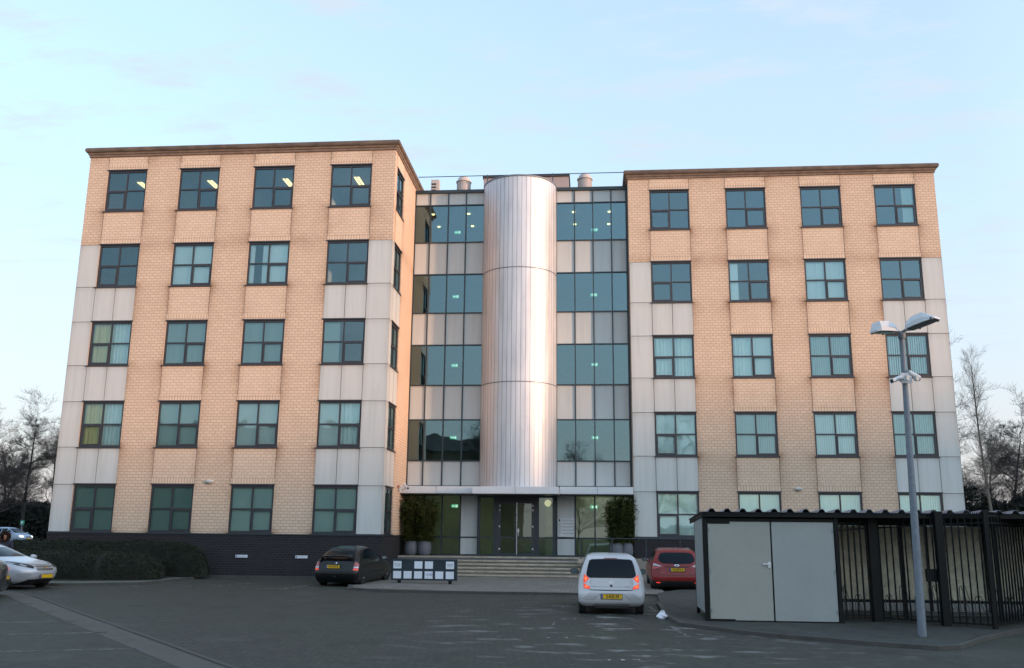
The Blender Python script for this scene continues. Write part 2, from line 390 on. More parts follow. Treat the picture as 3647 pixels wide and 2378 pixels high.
def kerbline(name, line, width, h, mat=None):
    mb = MB(); ring = []
    for i, p in enumerate(line):
        a = Vector(line[max(0, i - 1)][:2]); b = Vector(line[min(len(line) - 1, i + 1)][:2]); d = (b - a).normalized(); n = Vector((-d.y, d.x)) * width / 2
        ring.append(((p[0] + n.x, p[1] + n.y), (p[0] - n.x, p[1] - n.y)))
    for (a, b), (c, d) in zip(ring, ring[1:]):
        za, zc = gz(a[1]), gz(c[1])
        vs = [(a[0], a[1], za - .2), (b[0], b[1], za - .2), (d[0], d[1], zc - .2), (c[0], c[1], zc - .2), (a[0], a[1], za + h), (b[0], b[1], za + h), (d[0], d[1], zc + h), (c[0], c[1], zc + h)]
        mb.add(vs, [(0, 1, 2, 3), (4, 7, 6, 5), (0, 4, 5, 1), (1, 5, 6, 2), (2, 6, 7, 3), (3, 7, 4, 0)])
    o = mb.build(name, mat or M['kerb']); fix_normals(o.data); tag(o, kind='structure'); return o

mb = MB(); ysb = [-700, -25, 0, 6, 52, 1500]
for a, b in zip(ysb, ysb[1:]): mb.quad((-1500, a, gz(a) - .02), (1500, a, gz(a) - .02), (1500, b, gz(b) - .02), (-1500, b, gz(b) - .02))
tag(mb.build('ground', M['lawn']), kind='structure')
sheet('parking_lot', M['asphalt'], [(-60, -60), (60, -60), (60, 3), (-60, 3)], 0)
# forecourt before the steps
slab_on_ground('forecourt', M['forecourt'], M['kerb'], [(-6.75, -5.6), (-2.3, -6.35), (.1, -6.35), (4.3, -6.35), (4.3, 3), (-7.4, 3), (-7.1, -1.5)], .07)
kerbline('forecourt_kerb', [(-7.35, -1.3), (-6.95, -4.4), (-6.55, -5.62), (-5.3, -6.35), (-2.3, -6.5), (0, -6.5)], .16, .085)
# bed and pavement in front of the left wing
slab_on_ground('hedge_pavement', M['pave'], M['kerb'], [(-60, -5.6), (-17.2, -5.6), (-14.9, -4.55), (-14.35, -2.2), (-14.05, -.4), (-7.6, -.4), (-7.6, 1), (-60, 1)], .07)
kerbline('hedge_kerb', [(-60, -5.75), (-17.2, -5.72), (-14.75, -4.65), (-14.2, -2.2), (-13.9, -.52), (-7.6, -.52)], .14, .09)
slab_on_ground('planting_bed', M['soil'], M['soil'], [(-40, -4.2), (-17.0, -4.2), (-15.4, -3.6), (-14.75, -1.6), (-14.6, -.1), (-40, -.1)], .09)
# island of the bicycle shelter
isl = [(3.85, -9.5), (3.85, -13.1), (4.05, -14.75), (5.5, -16.35), (7.57, -17.65), (8.75, -18.15), (9.15, -18.0), (10.2, -16.5), (12.3, -14.2), (16, -10.6), (22, -5), (22, -2), (6, -2), (4, -6)]
slab_on_ground('shelter_pavement', M['island'], M['kerb'], isl, .07)
kerbline('shelter_kerb', [(3.8, -9.4), (3.78, -13.1), (3.98, -14.8), (5.45, -16.45), (7.55, -17.75), (8.75, -18.28), (9.2, -18.1), (10.3, -16.6), (12.4, -14.3), (16.1, -10.7)], .12, .085)
strip('gutter', M['band'], [(-20, -5.9), (-16.07, -9.9), (-11.84, -14.6), (-7.99, -18.8), (-4.82, -22.3), (-1, -26)], .62, .004)
strip('gutter_edge', M['kerb'], [(-19.6, -5.75), (-15.7, -9.65), (-11.47, -14.35), (-7.62, -18.55), (-4.45, -22.05), (-.7, -25.75)], .10, .008)
for ln, wd in (([(-17.5, -12.6), (-14.2, -12.05)], .16), ([(-15.5, -15.0), (-12.3, -14.2)], .16), ([(-14, -17.2), (-10.6, -16.1)], .17), ([(-12, -19.2), (-8.8, -18.0)], .2), ([(-10.3, -21.4), (-7.0, -20.3)], .2),
               ([(-16.4, -8.6), (-14.9, -7.07), (-14.35, -5.2)], .14), ([(-11.76, -5.22), (-11.12, -3.0)], .22), ([(-9.07, -5.99), (-8.59, -3.4)], .22)):
    strip('parking_line', M['mark_soft'], ln, wd, .004)
strip('gutter_line', M['mark_soft'], [(-13.6, -5.3), (-6.6, -6.1)], .14, .008)
for ln, wd in (([(1.0, -13.8), (2.9, -13.55)], .09), ([(3.72, -14.9), (3.93, -17.1)], .1), ([(.97, -10.4), (.98, -11.0)], .06), ([(.9, -14.6), (.87, -15.2)], .05), ([(3.49, -9.9), (3.72, -13.2)], .08), ([(.7, -17.4), (1.3, -17.5)], .16), ([(2.1, -20.5), (2.7, -20.4)], .12)):
    strip('painted_line', M['mark'] if wd < .09 or ln[0][0] > 3 else M['mark'], ln, wd, .008)

mh = empty('manhole_cover', (-2.6, -9.0, gz(-9.0)), 0, 'round dark manhole cover in the car park before the forecourt kerb', 'manhole cover')
mb = MB(); mb.lathe((0, 0, 0), [(.33, .001), (.33, .010), (.30, .012), (.29, .006)], 28); mb.build('cover', M['kerb'], mh)
# ------------------------------------------------------------------ the office building
BR = empty('office_building', (-1.6, 0, .42), 0, 'five-storey buff brick office block, two wings joined by a glazed link and round metal tower', 'office building')
def part(mb, name, mats, parent=BR, smooth=None): return mb.build(name, mats, parent, True, smooth)
LC = [-19.472, -16.003, -12.486, -8.887]; RC = [5.698, 9.307, 12.819, 16.249]
ZT = [4.2, 7.791, 11.396, 14.999, 18.6]; WW = 1.892; WH = 1.991; ZP = 2.19; ZB = 19.3
LX0, LX1, LY = -21.35, -6.87, 0.0
RX0, RX1, RY = 3.73, 18.12, 4.04
CY = 4.85
rnd = random.Random(4)

def lin(a, b, step):
    n = max(1, int(math.ceil((b - a) / step))); return [a + (b - a) * i / n for i in range(n + 1)]
def facade(map_, u0, u1, cols, hw, panel_sides, x_end_brick=None, seed=0):
    """cols: window centres. returns (brick MB, panel MB, joint MB)"""
    bk, pn, jt = MB(), MB(), MB(); bk.at = []; pn.at = []
    us = [u0]
    for c in cols: us += [c - hw, c + hw]
    us.append(u1)
    zs = [ZP]
    for t in ZT: zs += [t - WH, t]
    zs.append(ZB)
    edges = us[1:-1]
    def dirt(u, z):
        d = 0.0
        for c in cols:
            for e, sgn in ((c - hw, -1), (c + hw, 1)):
                dx = (u - e) * sgn
                if dx < -.01: 
                    continue
                d += .30 * math.exp(-dx / .16)
                for t in ZT:
                    s_ = t - WH
                    if z < s_ + .1 and s_ - z < 2: d += .85 * math.exp(-dx / .26) * math.exp(-max(0, s_ - z) / .75)
        d += .35 * max(0, 1 - abs(z - 15.0) / .5) + .45 * math.exp(-(ZB - z) / .25)
        return min(1, d)
    ncol = len(us) - 1
    for i in range(ncol):
        for k in range(len(zs) - 1):
            a, b, c, d = us[i], us[i + 1], zs[k], zs[k + 1]
            if b - a < .02 or d - c < .005: continue
            wincol = i % 2 == 1; row = k
            iswin = wincol and k % 2 == 1
            if iswin:
                dp = .14   # reveals
                for (p, q, r_, s_) in (((a, 0, c), (a, dp, c), (a, dp, d), (a, 0, d)), ((b, 0, c), (b, 0, d), (b, dp, d), (b, dp, c)), ((a, 0, d), (a, dp, d), (b, dp, d), (b, 0, d)), ((a, 0, c), (b, 0, c), (b, dp, c), (a, dp, c))):
                    bk.quad(map_(*p), map_(*q), map_(*r_), map_(*s_), 1); bk.at += [.3] * 4
                continue
            ispan = d <= 15.01 and (('l' in panel_sides and i in (0, 1)) or ('r' in panel_sides and i in (ncol - 1, ncol - 2)))
            if ispan:
                g = .011
                parts = [(a, b)] if not wincol else [(a, (a + b) / 2), ((a + b) / 2, b)]
                for (p, q) in parts:
                    U = [p + g, q - g] if q - p < .6 else lin(p + g, q - g, .25); Z = lin(c + g, d - g, .3)
                    for x0_, x1_ in zip(U, U[1:]):
                        for z0_, z1_ in zip(Z, Z[1:]):
                            pn.quad(map_(x0_, -.004, z0_), map_(x1_, -.004, z0_), map_(x1_, -.004, z1_), map_(x0_, -.004, z1_))
                            for (x_, z_) in ((x0_, z0_), (x1_, z0_), (x1_, z1_), (x0_, z1_)):
                                e = min(x_ - p, q - x_); tt = d - z_
                                pn.at.append(min(1, .55 * math.exp(-e / .03) * (.4 + .6 * math.exp(-tt / .5)) + .22 * math.exp(-tt / .08)))
                    # edges of the panel and the dark joint behind
                    for (A_, B_) in (((p + g, c + g), (q - g, c + g)), ((q - g, c + g), (q - g, d - g)), ((q - g, d - g), (p + g, d - g)), ((p + g, d - g), (p + g, c + g))):
                        pn.quad(map_(A_[0], -.004, A_[1]), map_(B_[0], -.004, B_[1]), map_(B_[0], .03, B_[1]), map_(A_[0], .03, A_[1])); pn.at += [.5] * 4
                jt.quad(map_(a, .03, c), map_(b, .03, c), map_(b, .03, d), map_(a, .03, d))
                continue
            pale = 1 if wincol else 0
            U = lin(a, b, .12 if not wincol else .3); Z = lin(c, d, .3)
            for x0_, x1_ in zip(U, U[1:]):
                for z0_, z1_ in zip(Z, Z[1:]):
                    bk.quad(map_(x0_, 0, z0_), map_(x1_, 0, z0_), map_(x1_, 0, z1_), map_(x0_, 0, z1_), pale)
                    for (x_, z_) in ((x0_, z0_), (x1_, z0_), (x1_, z1_), (x0_, z1_)):
                        bk.at.append(dirt(x_, z_) if not wincol else (.12 + .3 * math.exp(-min(x_ - a, b - x_) / .05) + (.5 * max(0, 1 - abs(z_ - 15) / .3) if z_ > 15 else 0)))
            if wincol and k % 2 == 0 and k > 0:   # movement joints beside the spandrels
                for e in (a, b):
                    jt.quad(map_(e - .009, -.003, c), map_(e + .009, -.003, c), map_(e + .009, -.003, d), map_(e - .009, -.003, d))
    return bk, pn, jt

LF = lambda u, w_, z: (u, LY + w_, z)
RF = lambda u, w_, z: (u, RY + w_, z)
SF = lambda u, w_, z: (LX1 - w_, u, z)
bk, pn, jt = facade(LF, LX0, LX1, LC, WW / 2, 'lr')
bks, pns, jts = facade(SF, LY, CY, [1.25], .78, 'l')
for A_, B_ in ((bk, bks), (pn, pns)): A_.at += B_.at
for A_, B_ in ((bk, bks), (pn, pns), (jt, jts)):
    b0 = len(A_.v); A_.v += B_.v; A_.f += [tuple(b0 + i for i in f) for f in B_.f]; A_.m += B_.m
# far end, back and upper side of the left wing
def close(bk, x0, x1, y0, y1, ys):
    for q in (((x0, y0, ZP), (x0, y1, ZP), (x0, y1, ZB), (x0, y0, ZB)), ((x1, ys, ZP), (x1, y1, ZP), (x1, y1, ZB), (x1, ys, ZB)), ((x0, y1, ZP), (x1, y1, ZP), (x1, y1, ZB), (x0, y1, ZB))):
        bk.quad(*q); bk.at += [.2] * 4
close(bk, LX0, LX1, LY, 46, CY)
b0 = len(bk.v); bk.v += jt.v; bk.f += [tuple(b0 + i for i in f) for f in jt.f]; bk.m += [2] * len(jt.f); bk.at += [0] * len(jt.v)
part(bk, 'brick_wall', [M['brick'], M['brick_pale'], M['joint']])
part(pn, 'grey_cladding', M['panel'])
bk, pn, jt = facade(RF, RX0, RX1, RC, WW / 2, 'lr')
close(bk, RX0, RX1, RY, 46, RY)
b0 = len(bk.v); bk.v += jt.v; bk.f += [tuple(b0 + i for i in f) for f in jt.f]; bk.m += [2] * len(jt.f); bk.at += [0] * len(jt.v)
part(bk, 'brick_wall', [M['brick'], M['brick_pale'], M['joint']])
part(pn, 'grey_cladding', M['panel'])

def plinth(x0, x1, y0, y1):
    mb = MB(); o = .02
    mb.box(x0 - o, y0 - o, -.4, x1 + o, y1, ZP - .05)
    part(mb, 'brick_plinth', M['dark_brick'])
    mb = MB(); mb.box(x0 - .05, y0 - .05, ZP - .05, x1 + .05, y0 + .3, ZP - .002); mb.box(x0 - .05, y0 + .302, ZP - .05, x0 + .2, y1, ZP - .002); mb.box(x1 - .2, y0 + .302, ZP - .05, x1 + .05, y1, ZP - .002)
    part(mb, 'plinth_coping', M['cframe'])
plinth(LX0, LX1, LY, 46); plinth(RX0, RX1, RY, 46)

def cornice(x0, x1, y0, y1, dz=0):
    prof = [(0.0, 19.27), (.05, 19.29), (.05, 19.38), (.09, 19.40), (.11, 19.48), (.17, 19.50), (.20, 19.56), (.20, 19.66), (.15, 19.71), (-.35, 19.73)]
    prof = [(d, z + dz) for d, z in prof]
    mb = MB(); n = len(prof)
    segs = 9
    vs = []; 
    def ring(px, py, sx, sy):
        return [(px + sx * d, py + sy * d, z) for d, z in prof]
    path = [(x0, y1, -1, 0)] + [(x0, y0, -1, -1)]
    for i in range(1, segs): path.append((x0 + (x1 - x0) * i / segs, y0, 0, -1))
    path += [(x1, y0, 1, -1), (x1, y1, 1, 0)]
    for p in path:
        r_ = ring(*p); vs += r_
    for i in range(len(path) - 1):
        for j in range(n - 1):
            mb.add([vs[i * n + j], vs[(i + 1) * n + j], vs[(i + 1) * n + j + 1], vs[i * n + j + 1]], [(0, 1, 2, 3)], 1 if j >= 5 else 0)
    part(mb, 'parapet_cornice', [M['stone'], M['stone_top']])
    mb = MB(); mb.quad((x0 + .3, y0 + .3, 19.33), (x1 - .3, y0 + .3, 19.33), (x1 - .3, y1, 19.33), (x0 + .3, y1, 19.33)); part(mb, 'roof', M['roofing'])
cornice(LX0, LX1, LY, 46); cornice(RX0, RX1, RY, 46, -.09)

# rooms behind the windows: slabs, back wall, cross walls
def rooms(x0, x1, y0, y1, cross):
    mb = MB()
    for t in ZT:
        mb.box(x0 + .15, y0 + .16, t + .352, x1 - .15, y1, t + .76, 1)
    mb.box(x0 + .15, y0 + .16, 1.3, x1 - .15, y1, ZT[0] - WH - .82, 2)
    mb.box(x0 + .15, y1, 1.3, x1 - .15, y1 + .2, 19.3, 0)
    for c in cross: mb.box(c - .06, y0 + .16, 1.4, c + .06, y1 - .01, 19.2, 0)
    # inside face of the outer wall with window openings left free is given by reveals; close the piers
    part(mb, 'room_interior', [M['room'], M['ceiling'], M['carpet']])
rooms(LX0, LX1, LY, 5.6, [(LC[i] + LC[i + 1]) / 2 for i in range(3)])
rooms(RX0, RX1, RY, 9.6, [(RC[i] + RC[i + 1]) / 2 for i in range(3)])
def inner(x0, x1, y, cols):
    mb = MB(); us = [x0 + .02] + [e for c in cols for e in (c - WW / 2 - .001, c + WW / 2 + .001)] + [x1 - .02]
    for i in range(0, len(us), 2): mb.quad((us[i], y + .15, 1.4), (us[i + 1], y + .15, 1.4), (us[i + 1], y + .15, 19.3), (us[i], y + .15, 19.3))
    zs = [1.4] + [e for t in ZT for e in (t - WH - .001, t + .001)] + [19.3]
    for c in cols:
        for k in range(0, len(zs), 2): mb.quad((c - WW / 2, y + .15, zs[k]), (c + WW / 2, y + .15, zs[k]), (c + WW / 2, y + .15, zs[k + 1]), (c - WW / 2, y + .15, zs[k + 1]))
    part(mb, 'inner_wall_lining', M['room'])
inner(LX0, LX1, LY, LC); inner(RX0, RX1, RY, RC)

# windows --------------------------------------------------------
def frame_mesh(wd, h, low='r'):
    mb = MB(); a, b = -wd / 2 + .004, wd / 2 - .004; y0, y1 = .035, .11; f = .07
    mb.box(a, y0, 0.005, a + f, y1, h - .005); mb.box(b - f, y0, .005, b, y1, h - .005)
    mb.box(a + f, y0 - .002, h - .095, b - f, y1, h - .005)
    mb.box(a + f, y0 - .002, .005, b - f, y1, f + .02)
    mb.box(a + f, y0 + .004, h * .5 - .028, b - f, y1 - .002, h * .5 + .032)
    mb.box(-.03, y0 + .008, f + .02, .03, y1 - .004, h * .5 - .028); mb.box(-.03, y0 + .008, h * .5 + .032, .03, y1 - .004, h - .095)
    # opening casement, thicker frame
    for sgn in ((1,) if low == 'r' else (-1,)):
        c0, c1 = (.03, b - f) if sgn > 0 else (a + f, -.03); z0, z1 = f + .02, h * .5 - .028; g = .05
        mb.box(c0, y0 - .012, z0, c0 + g, y1 - .03, z1); mb.box(c1 - g, y0 - .012, z0, c1, y1 - .03, z1)
        mb.box(c0 + g, y0 - .012, z0, c1 - g, y1 - .03, z0 + g); mb.box(c0 + g, y0 - .012, z1 - g, c1 - g, y1 - .03, z1)
    # head flashing and sill
    mb.box(a - .03, -.03, h - .004, b + .03, .036, h + .05)
    mb.box(a - .05, -.045, -.05, b + .05, .034, .004)
    return mb
def pane_mesh(wd, h):
    mb = MB(); mb.quad((-wd / 2 + .05, .075, .06), (wd / 2 - .05, .075, .06), (wd / 2 - .05, .075, h - .06), (-wd / 2 + .05, .075, h - .06)); return mb
def blind_mesh(x0, x1, h, ang, seed, curtain=False, top=0.0):
    """vertical slats, or a pleated curtain"""
    r_ = random.Random(seed); mb = MB()
    if curtain:
        n = int((x1 - x0) / .05); xs = [x0 + (x1 - x0) * i / n for i in range(n + 1)]
        ys = [.19 + .045 * math.sin(i * 1.9 + r_.uniform(-.5, .5)) for i in range(n + 1)]
        for i in range(n): mb.quad((xs[i], ys[i], .03), (xs[i + 1], ys[i + 1], .03), (xs[i + 1], ys[i + 1], h - .02), (xs[i], ys[i], h - .02))
        return mb
    x = x0
    while x < x1 - .04:
        a = ang + r_.uniform(-.10, .10); c, s_ = math.cos(a) * .058, math.sin(a) * .058; m = x + .05
        mb.quad((m - c, .17 - s_, .03), (m + c, .17 + s_, .03), (m + c, .17 + s_, h - .02), (m - c, .17 - s_, h - .02)); x += .098
    return mb
protos = {}
def mesh_of(key, fn, mats):
    if key not in protos:
        mb = fn(); me = bpy.data.meshes.new(key); me.from_pydata(mb.v, [], mb.f); me.polygons.foreach_set('material_index', mb.m)
        for m in (mats if isinstance(mats, list) else [mats]): me.materials.append(m)
        me.update(); protos[key] = me
    return protos[key]
base = Vector(BR.location)
def put(name, me, parent, loc=(0, 0, 0), rz=0., scale=None):
    o = bpy.data.objects.new(name, me); link(o); o.parent = parent; o.location = loc; o.rotation_euler = (0, 0, rz)
    if scale: o.scale = scale
    return o
def window(xc, y, zt, wd, rz, bl, low, sold):
    loc = Vector((xc, y, zt - WH)) - base
    key = 'frame%d%s' % (wd * 100, low)
    wobj = put('window', mesh_of(key, lambda: frame_mesh(wd, WH, low), M['frame']), BR, loc, rz)
    put('pane', mesh_of('pane%d' % (wd * 100), lambda: pane_mesh(wd, WH), M['glass']), wobj)
    a, b = -wd / 2 + .06, wd / 2 - .06
    for j, (x0, x1, ang, mat, cur) in enumerate(bl):
        key = 'blind' + str((x0, x1, ang, mat, cur, wd))
        k2 = int(rnd.random() * 3) if not cur else 0
        put('blind', mesh_of(key + str(k2), lambda: blind_mesh(a + (b - a) * x0, a + (b - a) * x1, WH, ang, k2 + len(key), cur), M[mat]), wobj)
    if sold:
        mb = MB(); mb.quad((-wd / 2, -.004, WH + .052), (wd / 2, -.004, WH + .052), (wd / 2, -.004, WH + .30), (-wd / 2, -.004, WH + .30))
        put('soldier_course', mesh_of('sold%d' % (wd * 100), lambda: mb, M['soldier']), wobj)
F = lambda mat, ang=.35: [(0, 1, ang, mat, False)]
none = []
LB = {5: [none, none, none, none],
      4: [none, F('blind'), [(.0, .12, .2, 'blind', False), (.33, 1, .25, 'blind', False)], none],
      3: [[(0, .55, 0, 'blind_yellow', True), (.5, 1, .3, 'blind', True)], F('blind_grey', .9), F('blind_grey', 1.0), [(0, .4, .9, 'blind_grey', False)]],
      2: [[(0, .52, 0, 'blind_yellow', True), (.5, 1, .2, 'blind', True)], F('blind_grey', .6), F('blind', .7), [(0, .45, .5, 'blind', False), (.45, 1, 0, 'blind', True)]],
      1: [F('blind_dark', .4), F('blind_dark', .5), F('blind_grey', .5), F('blind_grey', .4)]}
RB = {5: [none, none, none, [(.7, .95, .3, 'blind_grey', False)]],
      4: [none, [(0, .2, .15, 'blind', False)], F('blind', .4), none],
      3: [[(0, .5, 0, 'blind', True), (.55, .98, 0, 'blind', True)], [(0, .48, 0, 'blind', True), (.48, 1, .4, 'blind', False)], F('blind_grey', .6), F('blind', .75)],
      2: [F('blind', .25), F('blind_grey', .6), F('blind', .5), F('blind_grey', .5)],
      1: [F('blind', .4), F('blind', .45), F('blind', .4), F('blind', .45)]}
for r_ in range(5):
    for c in range(4):
        panel_col = c in (0, 3)
        low = 'l' if (c == 0) else 'r'
        window(LC[c], LY, ZT[r_], WW, 0, LB[r_ + 1][c], low, (not panel_col) or r_ >= 3)
        window(RC[c], RY, ZT[r_], WW, 0, RB[r_ + 1][c], 'r' if c else 'l', (not panel_col) or r_ >= 3)
    window(LX1, 1.25, ZT[r_], 1.56, R(90), none if r_ in (4,) else F('blind_grey', .9), 'l', False)

# glazed link ----------------------------------------------------
ZG = [4.45, 5.63, 7.57, 9.23, 11.2, 12.8, 14.76, 16.41, 18.36, 19.0]      # transoms; panel, glass, panel ...
XL = [-6.84, -6.09, -5.18, -4.28, -3.36]; XR = [.22, 1.12, 2.02, 2.92, 3.70]
for side, X in (('l', XL), ('r', XR)):
    mb = MB(); h = .028
    for x in X: mb.box(x - h, CY - .05, 4.42, x + h, CY + .08, 19.0)
    for z in ZG[:-1]:
        for a, b in zip(X, X[1:]): mb.box(a + h, CY - .046, z - h, b - h, CY + .076, z + h)
    if side == 'r': mb.box(3.62, CY - .06, 4.42, 3.727, CY + .1, 19.0)
    mb.box(X[0] - h, CY - .09, 19.0, X[-1] + h, CY + .2, 19.16); 
    cw = part(mb, 'curtain_wall', M['cframe'])
    for a, b in zip(X, X[1:]):
        for k in range(len(ZG) - 1):
            z0, z1 = ZG[k] + h, ZG[k + 1] - (h if k < len(ZG) - 2 else 0)
            m2 = MB()
            if k % 2 == 0:
                m2.box(a + h, CY + .004, z0, b - h, CY + .05, z1)
                m2.at = [.12, .12, .12, .12, .35, .35, .35, .35]
                part(m2, 'spandrel_panel', M['cpanel'], cw)
            else:
                m2.quad((a + h, CY + .012, z0), (b - h, CY + .012, z0), (b - h, CY + .012, z1), (a + h, CY + .012, z1))
                part(m2, 'pane', M['cglass'], cw)
mb = MB()     # link interior
for z in ZT: mb.box(LX1, CY + .15, z + .3, RX0, 12, min(19.08, z + .9), 1)
mb.box(LX1, CY - 1.5, .2, RX0, 12, 1.2, 2)
mb.box(LX1, 12, .2, RX0, 12.2, 19.1, 0)
mb.box(LX1 - .1, CY + .05, .2, LX1, 12, 19.1, 0); mb.box(RX0, CY + .05, .2, RX0 + .1, 12, 19.1, 0)
mb.box(-3.2, 9.0, 1.3, -3.0, 12, 19, 0); mb.box(-.2, 9, 1.3, 0, 12, 19, 0)
part(mb, 'link_interior', [M['room'], M['ceiling'], M['carpet']])
mb = MB(); mb.quad((LX1, CY + .2, 19.1), (RX0, CY + .2, 19.1), (RX0, 46, 19.1), (LX1, 46, 19.1)); part(mb, 'roof', M['roofing'])
mb = MB(); mb.box(LX1, 8.0, 1.3, -2.9, 8.1, 4.2); mb.box(-.4, 7.2, 1.3, RX0, 7.3, 4.2); mb.box(-2.9, 10, 1.3, -.4, 10.1, 4.2)
part(mb, 'lobby_wall', M['lobby'])
# round stair tower
TX, TR = -1.575, 1.80
mb = MB(); N = 52; g = .007
def cyl(r, a, z): return (TX + r * math.cos(a), CY + r * math.sin(a), z)
zbands = [(4.36, 9.10), (9.14, 14.56), (14.60, 19.15)]
for z0, z1 in zbands:
    for i in range(26):
        d = g / TR; a0, a1 = -math.pi * i / 26 - d, -math.pi * (i + 1) / 26 + d
        for k in range(3): mb.quad(cyl(TR, a0 + (a1 - a0) * k / 3, z0), cyl(TR, a0 + (a1 - a0) * (k + 1) / 3, z0), cyl(TR, a0 + (a1 - a0) * (k + 1) / 3, z1), cyl(TR, a0 + (a1 - a0) * k / 3, z1))
o = part(mb, 'tower_cladding', M['clad'], BR, 30)
mb = MB()
for i in range(N): mb.quad(cyl(TR - .015, -math.pi * i / N, 4.3), cyl(TR - .015, -math.pi * (i + 1) / N, 4.3), cyl(TR - .015, -math.pi * (i + 1) / N, 19.13), cyl(TR - .015, -math.pi * i / N, 19.13))
for s_ in (0, 1): 
    x = TX + (TR if s_ else -TR)
    mb.quad((x, CY, 4.3), (x, CY + 1.8, 4.3), (x, CY + 1.8, 19.14), (x, CY, 19.14))
part(mb, 'tower_joint', M['joint'])
for zc, r0, r1, hh in ((9.10, TR + .004, TR + .014, .04), (14.56, TR + .004, TR + .014, .04), (19.13, TR + .005, TR + .035, .07)):
    mb = MB()
    for i in range(N):
        a0, a1 = -math.pi * i / N, -math.pi * (i + 1) / N
        for (ra, za, rb, zb) in ((r0, zc, r1, zc), (r1, zc, r1, zc + hh), (r1, zc + hh, r0, zc + hh)):
            mb.quad(cyl(ra, a0, za), cyl(ra, a1, za), cyl(rb, a1, zb), cyl(rb, a0, zb))
    part(mb, 'tower_band', M['steel'])
mb = MB(); vs_ = [cyl(TR, -math.pi * i / N, 19.14) for i in range(N + 1)]; mb.add(vs_ + [(TX - TR, CY + 2, 19.14), (TX + TR, CY + 2, 19.14)], [tuple(range(N + 1)) + (N + 1, N + 2)]); part(mb, 'tower_roof', M['roofing'])
# lift housing behind the tower
mb = MB(); mb.box(-3.75, 7.5, 19.1, .78, 10, 20.85); part(mb, 'roof_housing', plain('housing_sheet', (.36, .30, .29), .6))
mb = MB(); mb.box(-3.8, 7.42, 20.852, .84, 10.05, 20.95); part(mb, 'housing_trim', M['frame'])
# canopy
mb = MB(); mb.box(LX1 - .0, 3.5, 4.06, -3.46, CY - .1, 4.38, bev=.006); mb.box(.42, 3.5, 4.06, RX0 - .03, CY - .1, 4.38, bev=.006)
mb.box(-3.44, 2.62, 4.02, .40, CY - .1, 4.335, bev=.006)
part(mb, 'canopy', M['white_paint'])
mb = MB()
for x in (-5.2, 2.1): mb.box(x - .006, 3.494, 4.07, x + .006, 3.5, 4.37)
mb.box(-1.53, 2.614, 4.03, -1.518, 2.62, 4.325); mb.box(-3.40, 2.66, 3.985, .36, CY - .1, 4.018); mb.box(LX1 + .03, 3.54, 4.02, -3.5, CY - .1, 4.058); mb.box(.46, 3.54, 4.02, RX0 - .05, CY - .1, 4.058)
part(mb, 'canopy_soffit', M['frame'])

# entrance front ------------------------------------------------
ZL = 1.29
def grid_front(name, X, y, zt_, mid, kinds, fr, fw=.035):
    mb = MB()
    for x in X: mb.box(x - fw, y - .05, ZL, x + fw, y + .06, zt_)
    for a, b in zip(X, X[1:]):
        mb.box(a + fw, y - .045, ZL, b - fw, y + .055, ZL + .07); mb.box(a + fw, y - .045, zt_ - .08, b - fw, y + .055, zt_)
    fobj = part(mb, name, fr)
    for (a, b), k in zip(zip(X, X[1:]), kinds):
        zz = [ZL + .07] + [m for m in mid if not (k == 'door')] + [zt_ - .08]
        for m in zz[1:-1]:
            m3 = MB(); m3.box(a + fw, y - .042, m - .03, b - fw, y + .05, m + .03); part(m3, 'transom', fr, fobj)
        for z0, z1 in zip(zz, zz[1:]):
            z0 += .03 if z0 > ZL + .1 else 0; z1 -= .03 if z1 < zt_ - .1 else 0
            m3 = MB()
            if k == 'panel': m3.box(a + fw, y - .01, z0, b - fw, y + .03, z1); m3.at = [.1] * 8; part(m3, 'panel', M['cpanel'], fobj)
            elif k == 'glass': m3.quad((a + fw, y, z0), (b - fw, y, z0), (b - fw, y, z1), (a + fw, y, z1)); part(m3, 'pane', M['gglass'], fobj)
    return fobj
grid_front('entrance_glazing', [-6.84, -5.97, -5.12, -4.26, -3.40], CY, 4.1, [2.12], ['glass', 'glass', 'glass', 'panel'], M['cframe'])
fr2 = grid_front('entrance_glazing', [.22, 1.08, 1.98, 2.92, 3.69], CY, 4.1, [2.12], ['panel', 'glass', 'glass', 'glass'], M['cframe'])
grid_front('vestibule', [-3.33, -2.62, -.62, .10], CY - .35, 4.0, [2.12], ['glass', 'door', 'glass'], M['cframe'], .05)
mb = MB(); mb.box(-3.42, CY - .35, ZL, -3.34, CY + .05, 4.0); mb.box(.11, CY - .35, ZL, .19, CY + .05, 4.0); part(mb, 'vestibule_side', M['cframe'])
mb = MB(); mb.prism([(-2.57, ZL + .07), (-2.57, 3.92), (-.67, 3.92), (-.67, ZL + .07), (-.84, ZL + .07), (-.84, 3.74), (-2.40, 3.74), (-2.40, ZL + .07)], 0, .08); mb.v = [(v[0], CY - .28 - v[2], v[1]) for v in mb.v]; part(mb, 'door_frame', M['frame'])
